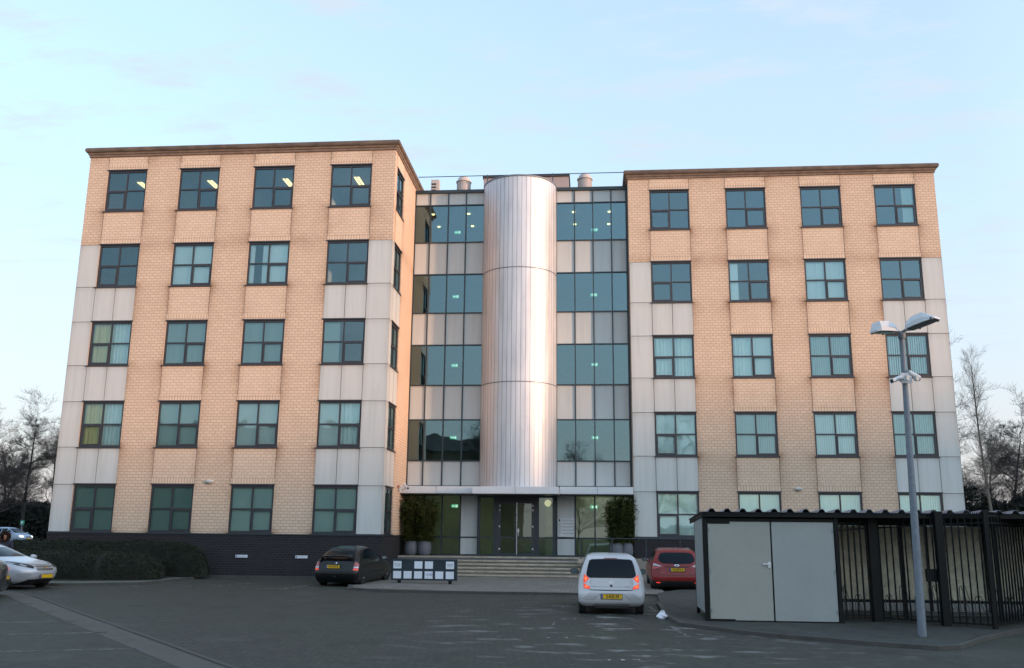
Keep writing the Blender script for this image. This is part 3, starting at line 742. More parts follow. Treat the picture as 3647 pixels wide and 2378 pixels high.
for a, b, hs in ((-2.395, -1.625, 1), (-1.6, -.845, -1)):
    mb = MB(); y0, y1 = CY - .37, CY - .31; f = .07
    mb.box(a, y0, ZL + .02, a + f, y1, 3.735); mb.box(b - f, y0, ZL + .02, b, y1, 3.735)
    for z0, z1 in ((ZL + .02, ZL + .14), (2.09, 2.16), (3.66, 3.735)): mb.box(a + f, y0, z0, b - f, y1, z1)
    d = part(mb, 'entrance_door', M['cframe'])
    m3 = MB(); m3.quad((a + f, CY - .34, ZL + .1), (b - f, CY - .34, ZL + .1), (b - f, CY - .34, 3.7), (a + f, CY - .34, 3.7)); part(m3, 'pane', M['gglass'], d)
    m3 = MB()
    for z in (1.62, 2.62, 3.35, 3.56): 
        hx = a + .01 if hs > 0 else b - .01
        m3.box(hx - .03, y0 - .012, z - .035, hx + .03, y0 - .001, z + .035)
    part(m3, 'hinge', M['white_paint'], d)
    if hs < 0:
        m3 = MB(); m3.tube((a + .01, y0 - .03, ZL + .08), (a + .01, y0 - .03, 3.7), .018); part(m3, 'pull_bar', plain('bright_steel', (.7, .72, .72), .3, .6), d)
        m3 = MB(); m3.box(a + .05, y0 - .03, 2.36, a + .12, y0 - .002, 2.52); m3.tube((a + .08, y0 - .04, 2.4), (a + .08, y0 - .04, 2.2), .012); part(m3, 'handle', M['white_paint'], d)
# mailboxes
mb = MB(); mb.box(.26, CY - .1, 2.17, 1.04, CY - .012, 3.02, bev=.008); mbx = part(mb, 'mailbox_unit', M['white_paint'])
for k in range(5):
    m3 = MB(); z = 2.30 + k * .145; m3.box(.46, CY - .108, z, 1.02, CY - .101, z + .05); m3.box(.46, CY - .125, z + .052, 1.02, CY - .101, z + .068); part(m3, 'mail_slot', M['offwhite'], mbx)
m3 = MB(); m3.box(.33, CY - .108, 2.86, .39, CY - .101, 2.97); part(m3, 'intercom_screen', M['dark_plastic'], mbx)
m3 = MB(); m3.box(.30, CY - .106, 2.3, .42, CY - .101, 2.8); part(m3, 'bell_panel', M['offwhite'], mbx)
# retain piece of wall between canopy and curtain wall
mb = MB(); mb.box(LX1 + .01, CY - .02, 4.1, XR[-1], CY + .1, 4.42); part(mb, 'canopy_back_rail', M['cframe'])
# ------------------------------------------------------------------ entrance steps, railing
st = empty('entrance_steps', (-1.5, 3, .42), 0, 'wide flight of weathered concrete steps rising to the glazed entrance', 'steps')
mb = MB(); nose = []
for k in range(6):
    z = .42 + (ZL - .42) * (k + 1) / 6; y = 2.0 + k * .29
    x0, x1 = -6.95 + k * 0, 1.55
    mb.box(x0, y, z - .075, x1, 4.9 if k == 5 else y + .31, z, 0, bev=.012)
part(mb, 'tread', M['step'], st)
mb = MB()
for k in range(6):
    z = .42 + (ZL - .42) * (k + 1) / 6; y = 2.03 + k * .29
    mb.box(-6.93, y, .1, 1.53, y + .28, z - .076)
part(mb, 'riser', M['riser'], st)
mb = MB(); mb.box(-6.86, 3.7, .3, 3.72, CY + .2, ZL + .004, 0); mb.box(1.56, 2.3, .1, 9.5, 4.0, ZL - .02, 0); part(mb, 'landing', M['landing'], st)
mb = MB()
for x in [-5.6, -4.2, -2.8, -1.4, 0]:
    for k in range(6): z = .42 + (ZL - .42) * (k + 1) / 6; y = 2.0 + k * .29; mb.box(x - .006, y - .003, z - .07, x + .006, y + .0, z - .008)
part(mb, 'joint', M['joint'], st)
rl = empty('handrail', (1.6, 2.4, ZL), 0, 'thin dark metal handrail on posts beside the steps, behind the white car', 'handrail')
mb = MB(); mb.tube((1.33, 2.4, 2.13), (9.4, 2.4, 2.13), .022); part(mb, 'rail', M['cframe'], rl)
for x in (1.36, 2.70, 4.15, 5.6, 7.0, 8.4):
    mb = MB(); mb.box(x - .025, 2.38, ZL - .03, x + .025, 2.42, 2.11); part(mb, 'post', M['cframe'], rl)
mb = MB(); mb.box(1.22, 2.26, 1.08, 1.5, 2.5, 1.26); part(mb, 'foot_block', M['step'], rl)

# planters with bamboo
def bamboo(x, y, label, seed, spread, h, wide):
    r_ = random.Random(seed)
    t = empty('potted_bamboo', (x, y, ZL + .004), 0, label, 'potted plant', 'potted bamboo plants by the entrance')
    mb = MB(); mb.lathe((0, 0, 0), [(.19, 0), (.25, .05), (.305, .2), (.31, .34), (.29, .5), (.265, .6), (.27, .64), (.24, .64), (.235, .56), (.05, .55)], 28)
    mb.build('pot', M['pot'], t, smooth=60)
    mb = MB(); tips = []
    for i in range(26):
        a = r_.uniform(0, 6.28); rr = r_.uniform(.02, .19); p = Vector((rr * math.cos(a), rr * math.sin(a), .55))
        hh = h * r_.uniform(.72, 1.0); out_ = Vector((math.cos(a) * wide * r_.uniform(.3, 1.1), math.sin(a) * wide * r_.uniform(.3, 1.1), 0)); q = p
        for s_ in range(6):
            u = (s_ + 1) / 6; n = p + out_ * (u ** 1.5) + Vector((0, 0, (hh - .55) * u * (1 - .08 * u))); mb.tube(q, n, .009, .007, 4, caps=False); q = n; tips.append((n, u))
    mb.build('stem', M['bamboo_stem'], t)
    mb = MB()
    for i in range(7000):
        n, u = tips[r_.randrange(len(tips))]
        p = n + Vector((r_.gauss(0, .13), r_.gauss(0, .13), r_.gauss(0, .15)))
        if p.z < .62: p.z = .62 + r_.random() * .4
        if p.z > h: p.z = h - r_.random() * .3
        a = r_.uniform(0, 6.28); d = Vector((math.cos(a), math.sin(a), r_.uniform(-.8, .35))).normalized(); L = r_.uniform(.12, .24); w_ = d.cross(Vector((r_.uniform(-.6, .6), r_.uniform(-.6, .6), 1))).normalized() * .021
        mb.add([p - d * L * .5, p + w_, p + d * L * .5, p - w_], [(0, 1, 2, 3)], i % 3)
    mb.build('foliage', [M['leaf_a'], M['leaf_b'], M['leaf_c']], t)
    return t
def leafm(name, col, tr=.3):
    s = NT(name); n = s.noise(3, s.pos(), 3); c = s.mix(s.ramp(n, (.35, .65)), tuple(x * .65 for x in col), tuple(x * 1.35 for x in col)); s.set(c, .6, 0, .3)
    t_ = s.node('ShaderNodeBsdfTranslucent'); s.l(c, t_.inputs[0]); mx = s.node('ShaderNodeMixShader'); mx.inputs[0].default_value = tr
    s.l(s.b.outputs[0], mx.inputs[1]); s.l(t_.outputs[0], mx.inputs[2]); s.l(mx.outputs[0], s.out.inputs[0]); return s.mat
M['leaf_a'] = leafm('bamboo_leaf_green', (.065, .095, .024)); M['leaf_b'] = leafm('bamboo_leaf_olive', (.115, .11, .032)); M['leaf_c'] = leafm('bamboo_leaf_dark', (.032, .055, .019))
M['bamboo_stem'] = plain('bamboo_stem', (.16, .15, .06), .5)
M['pot'] = plain('blue_grey_pot', (.115, .13, .155), .7, var=.15)
bamboo(-6.34, 3.9, 'bushy bamboo in a rounded blue-grey pot, close against the left wing wall', 1, 1, 2.72, .42)
bamboo(-5.72, 3.85, 'bushy bamboo in a rounded grey pot, next to the glass front left of the doors', 2, 1, 2.6, .42)
bamboo(2.9, 3.75, 'thinner bamboo in a dark blue pot, nearer the mailboxes right of the doors', 3, 1, 2.62, .26)
bamboo(3.36, 3.95, 'tall bamboo in a dark blue pot squeezed into the corner by the right wing', 4, 1, 2.7, .16)

# sign board ----------------------------------------------------
sg = empty('company_sign_board', (-4.5, -2.9, gz(-2.9) + .07), R(-1.2), 'long low dark board of white name tiles on two short posts before the steps', 'sign board')
mb = MB(); mb.box(-1.27, -.03, .10, 1.27, .03, .875, bev=.006); mb.build('board', M['sign_dark'] if 'sign_dark' in M else plain('sign_board_dark', (.018, .03, .04), .35), sg)
for x in (-.95, 1.0):
    mb = MB(); mb.box(x - .065, -.02, -.02, x + .065, .02, .098); mb.build('post', M['black_steel'], sg)
M['tile'] = plain('white_sign_tile', (.66, .70, .76), .35, var=.03)
M['ink'] = plain('dark_ink', (.09, .10, .13), .6); M['ink_teal'] = plain('teal_ink', (.12, .27, .27), .6); M['ink_grey'] = plain('grey_ink', (.42, .45, .47), .6); M['ink_blue'] = plain('blue_ink', (.17, .19, .33), .6)
def text_mesh(txt, size, mat, parent, loc, rot, name='lettering', align='CENTER', ext=.002, bold=0.0, sx=1.0):
    cu_ = bpy.data.curves.new(name, 'FONT'); cu_.body = txt; cu_.size = size; cu_.align_x = align; cu_.align_y = 'CENTER'; cu_.extrude = ext; cu_.offset = bold; cu_.resolution_u = 3
    to = bpy.data.objects.new('tmp_text', cu_); link(to)
    dg = bpy.context.evaluated_depsgraph_get(); me = bpy.data.meshes.new_from_object(to.evaluated_get(dg)); bpy.data.objects.remove(to); me.name = name
    me.materials.clear(); me.materials.append(mat)
    o = bpy.data.objects.new(name, me); link(o); o.parent = parent; o.location = loc; o.rotation_euler = rot; o.scale = (sx, 1, 1); return o
tiles = [(0, 1), (2, 1), (3, 1), (5, 1)] + [(i, 0) for i in range(6)]
for i, k in tiles:
    x = -1.03 + i * .404; z = .30 if k == 0 else .665
    mb = MB(); mb.box(x - .155, -.036, z - .135, x + .155, -.031, z + .135)
    t_ = mb.build('name_tile', M['tile'], sg)
    if k == 1 and i in (0, 5):
        text_mesh('Nationaal', .06, M['ink'], t_, (x, -.038, z + .025), (R(90), 0, 0), bold=.001, ext=.001)
        text_mesh('Lokaalnet', .06, M['ink_teal'], t_, (x, -.038, z - .04), (R(90), 0, 0), bold=.0006, ext=.001)
    if k == 0 and i == 3:
        text_mesh('N', .12, M['ink_grey'], t_, (x - .10, -.038, z + .01), (R(90), 0, 0), ext=.001)
        text_mesh('W', .12, M['ink_blue'], t_, (x + .0, -.038, z + .01), (R(90), 0, 0), ext=.001)
        text_mesh('O', .12, M['ink_blue'], t_, (x + .105, -.038, z + .01), (R(90), 0, 0), ext=.001, bold=.003)

# parking plates on the plinth
for k, (x, lb) in enumerate(((-12.74, 'small white parking plate on the dark brick plinth, further left, nearer the hedge'), (-10.18, 'small white parking plate on the dark brick plinth, just left of the black car'))):
    t_ = empty('parking_plate', (x, -.02, 1.27), 0, lb, 'parking plate', 'parking plates on the plinth')
    mb = MB(); mb.box(-.255, -.028, -.055, .255, -.002, .055); mb.build('plate', M['tile'], t_)
    mb = MB(); mb.box(-.235, -.031, -.035, -.17, -.0285, .035); mb.build('parking_symbol', M['ink_blue'], t_)
    mb = MB(); mb.box(-.14, -.031, -.012, .22, -.0285, .012); mb.build('lettering', M['ink_grey'], t_)

# wall lamps
def walllamp(x, y, z, lb):
    t_ = empty('wall_lamp', (x, y, z), 0, lb, 'wall lamp', 'round lamps on the brick walls')
    mb = MB(); mb.lathe((0, 0, 0), [(.02, -.13), (.08, -.125), (.13, -.10), (.155, -.05), (.16, -.0)], 18, axis='y'); o = mb.build('shade', M['offwhite'], t_, smooth=60); o.scale = (1.15, 1, .5)
    mb = MB(); mb.lathe((0, 0, -.07), [(.04, -.10), (.09, -.08), (.10, -.0)], 14, axis='y'); o = mb.build('diffuser', plain('lamp_diffuser', (.4, .38, .32), .4), t_, smooth=60); o.scale = (1.1, 1, .6)
walllamp(-14.37, LY, 4.34, 'oval off-white wall lamp on the left wing brickwork')
walllamp(11.02, RY, 4.36, 'oval off-white wall lamp on the right wing above the shed')

# cctv cameras
def cctv(name, loc, rz, tilt, lb, L=.42, r=.07, group=None, arm=None):
    t_ = empty(name, loc, rz, lb, 'cctv camera', group)
    mb = MB(); c, s_ = math.cos(tilt), math.sin(tilt)
    def P(u, v, w_): return (v, -u * c + w_ * s_, -u * s_ + w_ * c) 
    n = 12; prof = [(-L * .5, r * .8), (-L * .45, r), (L * .5, r), (L * .5, r * .86), (L * .46, r * .85)]
    vs = []
    for u, rr in prof:
        for i in range(n):
            a = 2 * math.pi * i / n; vs.append(P(u, rr * math.cos(a), rr * math.sin(a)))
    mb.add(vs, [(j * n + i, j * n + (i + 1) % n, (j + 1) * n + (i + 1) % n, (j + 1) * n + i) for j in range(len(prof) - 1) for i in range(n)] + [tuple(range(n))])
    mb.build('housing', M['white_paint'], t_, smooth=50)
    mb = MB(); vs = [P(L * .455, r * .84 * math.cos(2 * math.pi * i / n), r * .84 * math.sin(2 * math.pi * i / n)) for i in range(n)]; mb.add(vs, [tuple(range(n))]); mb.build('lens', M['dark_plastic'], t_)
    mb = MB()
    vs = [P(u, v, w_) for u in (-L * .5, L * .62) for v, w_ in ((-r * 1.08, r * .2), (-r * .8, r * 1.15), (r * .8, r * 1.15), (r * 1.08, r * .2), (r * 1.02, r * .2), (r * .75, r * 1.08), (-r * .75, r * 1.08), (-r * 1.02, r * .2))]
    mb.add(vs, [(i, (i + 1) % 8, 8 + (i + 1) % 8, 8 + i) for i in range(8)] + [tuple(range(8)), tuple(range(15, 7, -1))]); mb.build('sunshield', M['white_paint'], t_)
    if arm:
        mb = MB(); pp = [Vector(p) for p in arm]
        mb.path(pp, .018, 8); mb.box(pp[-1].x - .04, pp[-1].y - .04, pp[-1].z - .06, pp[-1].x + .04, pp[-1].y + .04, pp[-1].z + .06); mb.build('bracket', M['offwhite'], t_)
    return t_
cctv('security_camera', (-6.52, 3.1, 4.33), R(40), R(25), 'white bullet camera on the left wing corner above the bamboo', arm=[(0, 0, -.05), (0, .12, -.12), (-.24, .12, -.14)])
tg = empty('alarm_light', (LX1, 2.9, 4.32), 0, 'small red alarm light on the brick beside the camera', 'alarm light')
mb = MB(); mb.lathe((.0, 0, 0), [(.05, 0), (.05, .05), (.03, .08)], 12, axis='x'); mb.build('dome', M['red_plastic'], tg, smooth=50)

# lights and signs seen behind the glass
for k, x in enumerate((-9.32, -12.82, -16.58, -20.12)):
    lb = ['lit ceiling light behind the top-floor left-wing window by the corner', 'lit ceiling light in the third top-floor window of the left wing', 'lit ceiling light in the second top-floor window of the left wing', 'lit ceiling light partly cut by the far left top-floor window'][k]
    t_ = empty('ceiling_light', (x, 1.75, 18.945), 0, lb, 'ceiling light', 'ceiling lights of the top-floor offices')
    for dx in (0, .16):
        mb = MB(); mb.box(dx - .045, .45, -.055, dx + .045, 1.45, -.02); mb.build('tube', M['tube'], t_)
    mb = MB(); mb.box(-.08, .42, -.018, .24, 1.48, .0); mb.build('housing', M['white_paint'], t_)
for k, (x, y) in enumerate(((-6.42, 7.47), (-6.44, 9.47), (-4.52, 7.48), (-4.57, 9.47), (1.03, 7.54), (1.06, 9.49), (2.9, 7.59), (2.9, 9.55))):
    sd_ = 'left' if x < 0 else 'right'; fb = 'front' if y < 8.5 else 'back'; oi = ('by the wing' if (x < -5 or x > 2) else 'by the tower')
    t_ = empty('downlight', (x, y, 18.885), 0, 'lit round downlight on the top floor %s of the tower, %s row, %s' % (sd_, fb, oi), 'downlight', 'downlights on the top floor of the link')
    mb = MB(); mb.lathe((0, 0, 0), [(.085, -.05), (.085, -.01)], 14); mb.build('lamp', M['down'], t_)
    mb = MB(); mb.lathe((0, 0, 0), [(.11, -.008), (.11, .012)], 14); mb.build('rim', M['white_paint'], t_)
names = ['ground', 'first', 'second', 'third', 'fourth']
for sx in (-1, 1):
    for k in range(5):
        z = [3.6, 6.95, 10.6, 14.2, 17.67][k]; x = [-4.85, -5.0, -5.02, -5.04, -5.02][k] if sx < 0 else [1.95, 2.03, 2.04, 2.04, 2.11][k]
        t_ = empty('exit_sign', (x, 7.0, z), 0, 'green lit exit sign behind the %s-floor glass %s of the round tower' % (names[k], 'left' if sx < 0 else 'right'), 'exit sign', 'emergency exit signs in the glazed link')
        mb = MB(); mb.box(-.17, -.02, -.085, .17, .02, .085); mb.build('sign_face', M['exit'], t_)
        mb = MB(); mb.add([(-.14, -.024, 0), (-.06, -.024, .05), (-.06, -.024, .02), (-.02, -.024, .02), (-.02, -.024, -.02), (-.06, -.024, -.02), (-.06, -.024, -.05)], [(0, 6, 5, 4, 3, 2, 1)])
        mb.box(.08, -.026, -.06, .14, -.0215, .06); mb.lathe((.03, -.024, .045), [(.016, -.001), (.016, .001)], 8, axis='y'); mb.box(.012, -.026, -.055, .048, -.0215, .025); mb.build('pictogram', M['exitw'], t_)
        mb = MB(); mb.box(-.01, -.01, .085, .01, .01, .25 if k < 4 else .3); mb.build('hanger', M['offwhite'], t_)
t_ = empty('globe_lamp', (-.22, 5.6, 3.72), 0, 'lit cream globe lamp high behind the glass right of the entrance doors', 'lamp')
mb = MB(); mb.lathe((0, 0, 0), [(.03, -.16), (.12, -.11), (.17, 0), (.12, .11), (.03, .16)], 20); mb.build('globe', emit('lit_globe', (1, .88, .50), .10), t_, smooth=60)
mb = MB(); mb.tube((0, 0, .2), (0, 0, .75), .012); mb.build('cord', M['dark_plastic'], t_)
for k, (x, lb) in enumerate(((-5.2, 'lit ceiling strip in the lobby left of the entrance doors'), (-1.6, 'lit ceiling strip in the lobby straight behind the entrance doors'), (2.2, 'lit ceiling strip in the lobby behind the right-hand bamboo'))):
    t_ = empty('lobby_light', (x, 6.2, 4.44), 0, lb, 'ceiling light', 'ceiling lights of the lobby')
    mb = MB(); mb.box(-.6, -.06, -.03, .6, .06, .0); mb.build('tube', emit('lobby_tube', (1, .90, .60), 1.3) if k == 0 else bpy.data.materials['lobby_tube'], t_)
    mb = MB(); mb.box(-.65, -.09, .002, .65, .09, .05); mb.build('housing', M['white_paint'], t_)
# lit rooms of the right wing ground floor
for k, x in enumerate(RC):
    t_ = empty('ceiling_light', (x, 4.9, 4.5), 0, 'lit strip behind the right-wing ground-floor window %s' % ['beside the entrance', 'second from the entrance', 'third from the entrance', 'at the far right corner'][k], 'ceiling light', 'ceiling lights of the right-wing ground floor')
    mb = MB(); mb.box(-.7, -.05, -.02, .7, .05, .01); mb.build('tube', emit('warm_strip', (1, .88, .45), 2.5) if k == 0 else bpy.data.materials['warm_strip'], t_)
    mb = MB(); mb.box(-.75, -.08, .012, .75, .08, .05); mb.build('housing', M['white_paint'], t_)

# roof items
def vent(x, y, lb, kind):
    t_ = empty('roof_ventilator', (x, y, 19.105 + (.16 if kind == 'round' else .04)), 0, lb, 'roof ventilator', 'ventilators on the roof of the link')
    if kind == 'round':
        mb = MB(); mb.lathe((0, 0, 0), [(.36, -.26), (.36, 1.62)], 24); mb.build('drum', M['vent'], t_, smooth=40)
        mb = MB(); mb.lathe((0, 0, 1.622), [(.42, 0), (.42, .06), (.33, .10), (.31, .24), (.20, .33), (.05, .36)], 24); mb.build('cowl', M['vent'], t_, smooth=50)
        mb = MB()
        for i in range(24):
            a = 2 * math.pi * i / 24; mb.obox((.368 * math.cos(a), .368 * math.sin(a)), a, .012, .018, .5, 1.6)
        mb.build('louvre', M['vent'], t_)
    else:
        mb = MB(); mb.box(-.22, -.2, -.12, .22, .2, 1.82, bev=.01); mb.build('casing', M['vent'], t_)
        mb = MB()
        for i in range(6): mb.box(-.18, -.225, .62 + i * .18, .06, -.203, .70 + i * .18)
        mb.build('louvre', M['dark_plastic'], t_)
M['vent'] = plain('ventilator_paint', (.46, .42, .40), .6)
vent(-6.43, 8, 'slim box ventilator with dark slots on the link roof', 'box')
vent(-4.92, 8.2, 'round capped ventilator on the roof left of the tower', 'round')
vent(1.63, 8.2, 'round capped ventilator on the roof right of the tower', 'round')
ca = empty('roof_safety_line', (-1.6, 5.6, 19.1), 0, 'thin dark safety rail running above the link roof between the wings', 'safety rail')
mb = MB(); mb.tube((-6.9, 5.6, 20.22), (3.8, 5.6, 20.22), .022); part(mb, 'cable', M['cframe'], ca)
for x in (-3.33, .02):
    mb = MB(); mb.tube((x, 5.6, 19.1), (x, 5.6, 20.26), .025); part(mb, 'post', M['cframe'], ca)

# ------------------------------------------------------------------ shed and bicycle shelter
shx, shy = 4.66, -14.28
g0 = .2
sh = empty('bicycle_shelter_and_store', (6, -13, .2), 0, 'low black-framed bicycle shelter and store with grey double doors and corrugated roof', 'bike shelter')
M['shed_panel'] = plain('grey_shed_panel', (.30, .315, .285), .55, var=.07, nscale=1.2)
M['shed_panel2'] = plain('pale_grey_shed_panel', (.29, .32, .315), .5, var=.07, nscale=1.2)
M['back_panel'] = plain('stained_beige_panel', (.70, .68, .54), .7, var=.35, nscale=2.6)
M['sheet'] = plain('corrugated_sheet', (.15, .17, .21), .4, .0, var=.25, nscale=4)
def door(x0, x1, mat, hs):
    mb = MB(); mb.box(x0, shy - .01, g0 + .03, x1, shy + .03, 2.615, bev=.004); d = part(mb, 'door', mat, sh)
    m3 = MB()
    for z in (.45, 1.4, 2.4):
        hx = x0 + .03 if hs > 0 else x1 - .03
        m3.box(hx - .012, shy - .022, z - .05, hx + .012, shy - .011, z + .05)
    part(m3, 'hinge', M['steel'], d)
    return d
d1 = door(4.745, 6.285, M['shed_panel'], 1); d2 = door(6.325, 7.84, M['shed_panel2'], -1)
m3 = MB(); m3.box(6.20, shy - .035, 1.50, 6.265, shy - .0105, 1.64); m3.box(6.07, shy - .06, 1.57, 6.25, shy - .036, 1.605); part(m3, 'handle', M['white_paint'], d1)
for nm, bx_ in (('frame_post', (4.62, shy - .03, .1, 4.73, shy + .07, 2.78)), ('frame_post', (7.86, shy - .03, .1, 7.96, shy + .07, 2.78)), ('door_head', (4.73, shy, 2.62, 7.86, shy + .06, 2.70)), ('door_sill', (4.73, shy + .035, .14, 7.86, shy + .07, .24)),
                ('door_stop', (6.288, shy + .02, .24, 6.322, shy + .06, 2.62)), ('frame_post', (4.63, -12.35, .1, 4.72, -12.25, 2.70)), ('hinge_plate', (4.74, shy - .013, 2.56, 5.3, shy - .011, 2.62)), ('hinge_plate', (4.74, shy - .014, .2, 5.35, shy - .0112, .26))):
    mb = MB(); mb.box(*bx_); part(mb, nm, M['black_steel'], sh)
mb = MB(); mb.add([(4.628, shy + .08, .4), (4.628, -12.36, .42), (4.628, -12.36, 2.72), (4.628, shy + .08, 2.80), (4.66, shy + .08, .4), (4.66, -12.36, .42), (4.66, -12.36, 2.72), (4.66, shy + .08, 2.80)], [(0, 1, 2, 3), (7, 6, 5, 4), (0, 4, 5, 1), (1, 5, 6, 2), (2, 6, 7, 3), (3, 7, 4, 0)]); part(mb, 'side_wall', M['shed_panel2'], sh)
mb = MB(); mb.box(4.72, -12.34, .4, 7.9, -12.30, 2.68); mb.box(7.87, shy + .08, .4, 7.91, -12.36, 2.6); part(mb, 'partition_wall', M['back_panel'], sh)
# corrugated roof: trapezoid ribs along y, falling to the back
mb = MB(); y0, y1, z0, z1 = shy - .18, -11.3, 2.865, 2.72; pitch = .386; x = 4.58; pts = []
while x < 20.5:
    pts += [(x, 0), (x + .17, 0), (x + .225, .078), (x + .30, .078), (x + .36, 0)]; x += pitch
for (a, ha), (b, hb) in zip(pts, pts[1:]):
    if b - a < 1e-4: continue
    mb.quad((a, y0, z0 + ha), (b, y0, z0 + hb), (b, y1, z1 + hb), (a, y1, z1 + ha)); 
    mb.quad((a, y0, z0 + ha - .012), (b, y0, z0 + hb - .012), (b, y1, z1 + hb - .012), (a, y1, z1 + ha - .012))
    mb.quad((a, y0, z0 + ha - .012), (b, y0, z0 + hb - .012), (b, y0, z0 + hb), (a, y0, z0 + ha))
part(mb, 'corrugated_roof', M['sheet'], sh)
mb = MB(); mb.box(4.6, shy - .12, 2.735, 20, shy - .06, 2.855); mb.add([(4.60, shy - .059, 2.73), (4.60, -11.4, 2.60), (4.60, -11.4, 2.70), (4.60, shy - .059, 2.84), (4.64, shy - .059, 2.73), (4.64, -11.4, 2.60), (4.64, -11.4, 2.70), (4.64, shy - .059, 2.84)], [(0, 1, 2, 3), (7, 6, 5, 4), (0, 4, 5, 1), (1, 5, 6, 2), (2, 6, 7, 3), (3, 7, 4, 0)])
for yy, zz in ((-13.2, 2.80), (-12.1, 2.75)): mb.box(4.66, yy, zz - .12, 20, yy + .07, zz - .01)
part(mb, 'roof_beam', M['black_steel'], sh)
mb = MB()
for k in range(8): mb.box(7.98 + k * 1.52, -11.52, .62, 9.47 + k * 1.52, -11.48, 2.58, bev=.004)
part(mb, 'back_wall', M['back_panel'], sh)
for k in range(8):
    mb = MB(); mb.box(7.93 + k * 1.52, -11.60, .1, 7.985 + k * 1.52, -11.53, 2.70); part(mb, 'post', M['black_steel'], sh)
for x_ in (9.75, 12.1, 14.6):
    mb = MB(); mb.box(x_, -13.2, .1, x_ + .1, -13.1, 2.70); part(mb, 'post', M['black_steel'], sh)
mb = MB(); mb.box(7.98, -11.60, .54, 20, -11.54, .61); mb.box(7.98, -11.60, 2.585, 20, -11.54, 2.68); part(mb, 'rail', M['black_steel'], sh)
kerbline('shelter_inner_kerb', [(8, -11.9), (20, -11.9)], .12, .16)
# fence
fe = empty('bar_fence', (9.5, -14, .2), 0, 'black steel bar fence with a gate closing off the bicycle shelter', 'fence')
FP = [(7.99, -13.9), (8.93, -13.72), (10.30, -14.50), (11.22, -15.0), (13.6, -12.6), (17, -9.2)]
tops = [2.70, 2.76, 2.86, 2.90, 2.88, 2.88]
def fence_run(a, b, za, zb, n, name):
    mb = MB(); A, B = Vector(a), Vector(b); d = (B - A); ang = math.atan2(d.y, d.x)
    for i in range(1, n):
        p = A + d * i / n; zt_ = za + (zb - za) * i / n - .05; mb.obox(p, ang, .017, .017, gz(p.y) + .13, zt_)
    for off, hh in ((-.10, .02), (-.27, .018)):
        vs = []
        for p, z in ((A, za + off), (B, zb + off)):
            n_ = Vector((-d.y, d.x)).normalized() * .02
            vs += [(p.x + n_.x, p.y + n_.y, z - hh), (p.x - n_.x, p.y - n_.y, z - hh), (p.x - n_.x, p.y - n_.y, z + hh), (p.x + n_.x, p.y + n_.y, z + hh)]
        mb.add(vs, [(0, 1, 5, 4), (1, 2, 6, 5), (2, 3, 7, 6), (3, 0, 4, 7)])
    vs = []
    for p in (A, B):
        z = gz(p.y) + .16; n_ = Vector((-d.y, d.x)).normalized() * .02; vs += [(p.x + n_.x, p.y + n_.y, z - .02), (p.x - n_.x, p.y - n_.y, z - .02), (p.x - n_.x, p.y - n_.y, z + .02), (p.x + n_.x, p.y + n_.y, z + .02)]
    mb.add(vs, [(0, 1, 5, 4), (1, 2, 6, 5), (2, 3, 7, 6), (3, 0, 4, 7)])
    m = int(d.length / .045)
    for i in range(m):   # comb of short spikes on the top rail
        p = A + d * (i + .5) / m; z = za + (zb - za) * (i + .5) / m - .08; mb.obox(p, ang, .006, .03, z, z + .07)
    return part(mb, name, M['black_steel'], fe)
fence_run(FP[0], FP[1], tops[0], tops[1], 6, 'bar_panel'); fence_run(FP[1], FP[2], tops[1], tops[2], 10, 'gate'); fence_run(FP[2], FP[3], tops[2], tops[3], 7, 'bar_panel'); fence_run(FP[3], FP[4], tops[3], tops[4], 20, 'bar_panel'); fence_run(FP[4], FP[5], tops[4], tops[5], 26, 'bar_panel')
for (p, hw_, zt_) in ((FP[1], .115, tops[1] + .03), (FP[2], .095, tops[2] + .04), (FP[3], .05, tops[3] + .03), (FP[4], .045, 2.9), (FP[0], .03, 2.6)):
    mb = MB(); mb.box(p[0] - hw_, p[1] - hw_, gz(p[1]), p[0] + hw_, p[1] + hw_, zt_, bev=.008); part(mb, 'post', M['black_steel'], fe)
mb = MB(); mb.box(9.96, -14.42, 1.22, 10.22, -14.32, 1.52, bev=.01); part(mb, 'lock_case', M['black_steel'], fe)
# bicycle racks: bent tube loops on a rail
def rack(x, k):
    lb = ['bent tube bicycle rack just right of the grey doors', 'second bent tube bicycle rack, left of the lamp post', 'bent tube bicycle rack seen right behind the lamp post', 'bent tube bicycle rack between the gate post and the corner post', 'bent tube bicycle rack at the right edge behind the dense bars'][k]
    t_ = empty('bicycle_rack', (x, -12.25, gz(-12.2) + .07), 0, lb, 'bicycle rack', 'bicycle racks inside the shelter')
    mb = MB(); mb.tube((-.7, -.35, .06), (.7, -.35, .06), .018); mb.tube((-.7, .28, .06), (.7, .28, .06), .018); mb.build('rail', M['rack'], t_)
    for i in range(4):
        mb = MB(); xx = -.58 + i * .38; hi = .78 if i % 2 else .52
        pts = [(xx - .045, .28, .06), (xx - .045, .30, hi - .12), (xx - .045, .22, hi - .02), (xx - .045, .12, hi), (xx - .045, -.35, .10), (xx + .045, -.35, .10), (xx + .045, .12, hi), (xx + .045, .22, hi - .02), (xx + .045, .30, hi - .12), (xx + .045, .28, .06)]
        mb.path(pts, .011, 5); mb.build('wheel_loop', M['rack'], t_)
M['rack'] = plain('galvanised_rack', (.12, .13, .13), .5, .4)
for k, x in enumerate((8.75, 10.3, 11.85, 13.4, 14.95)): rack(x, k)

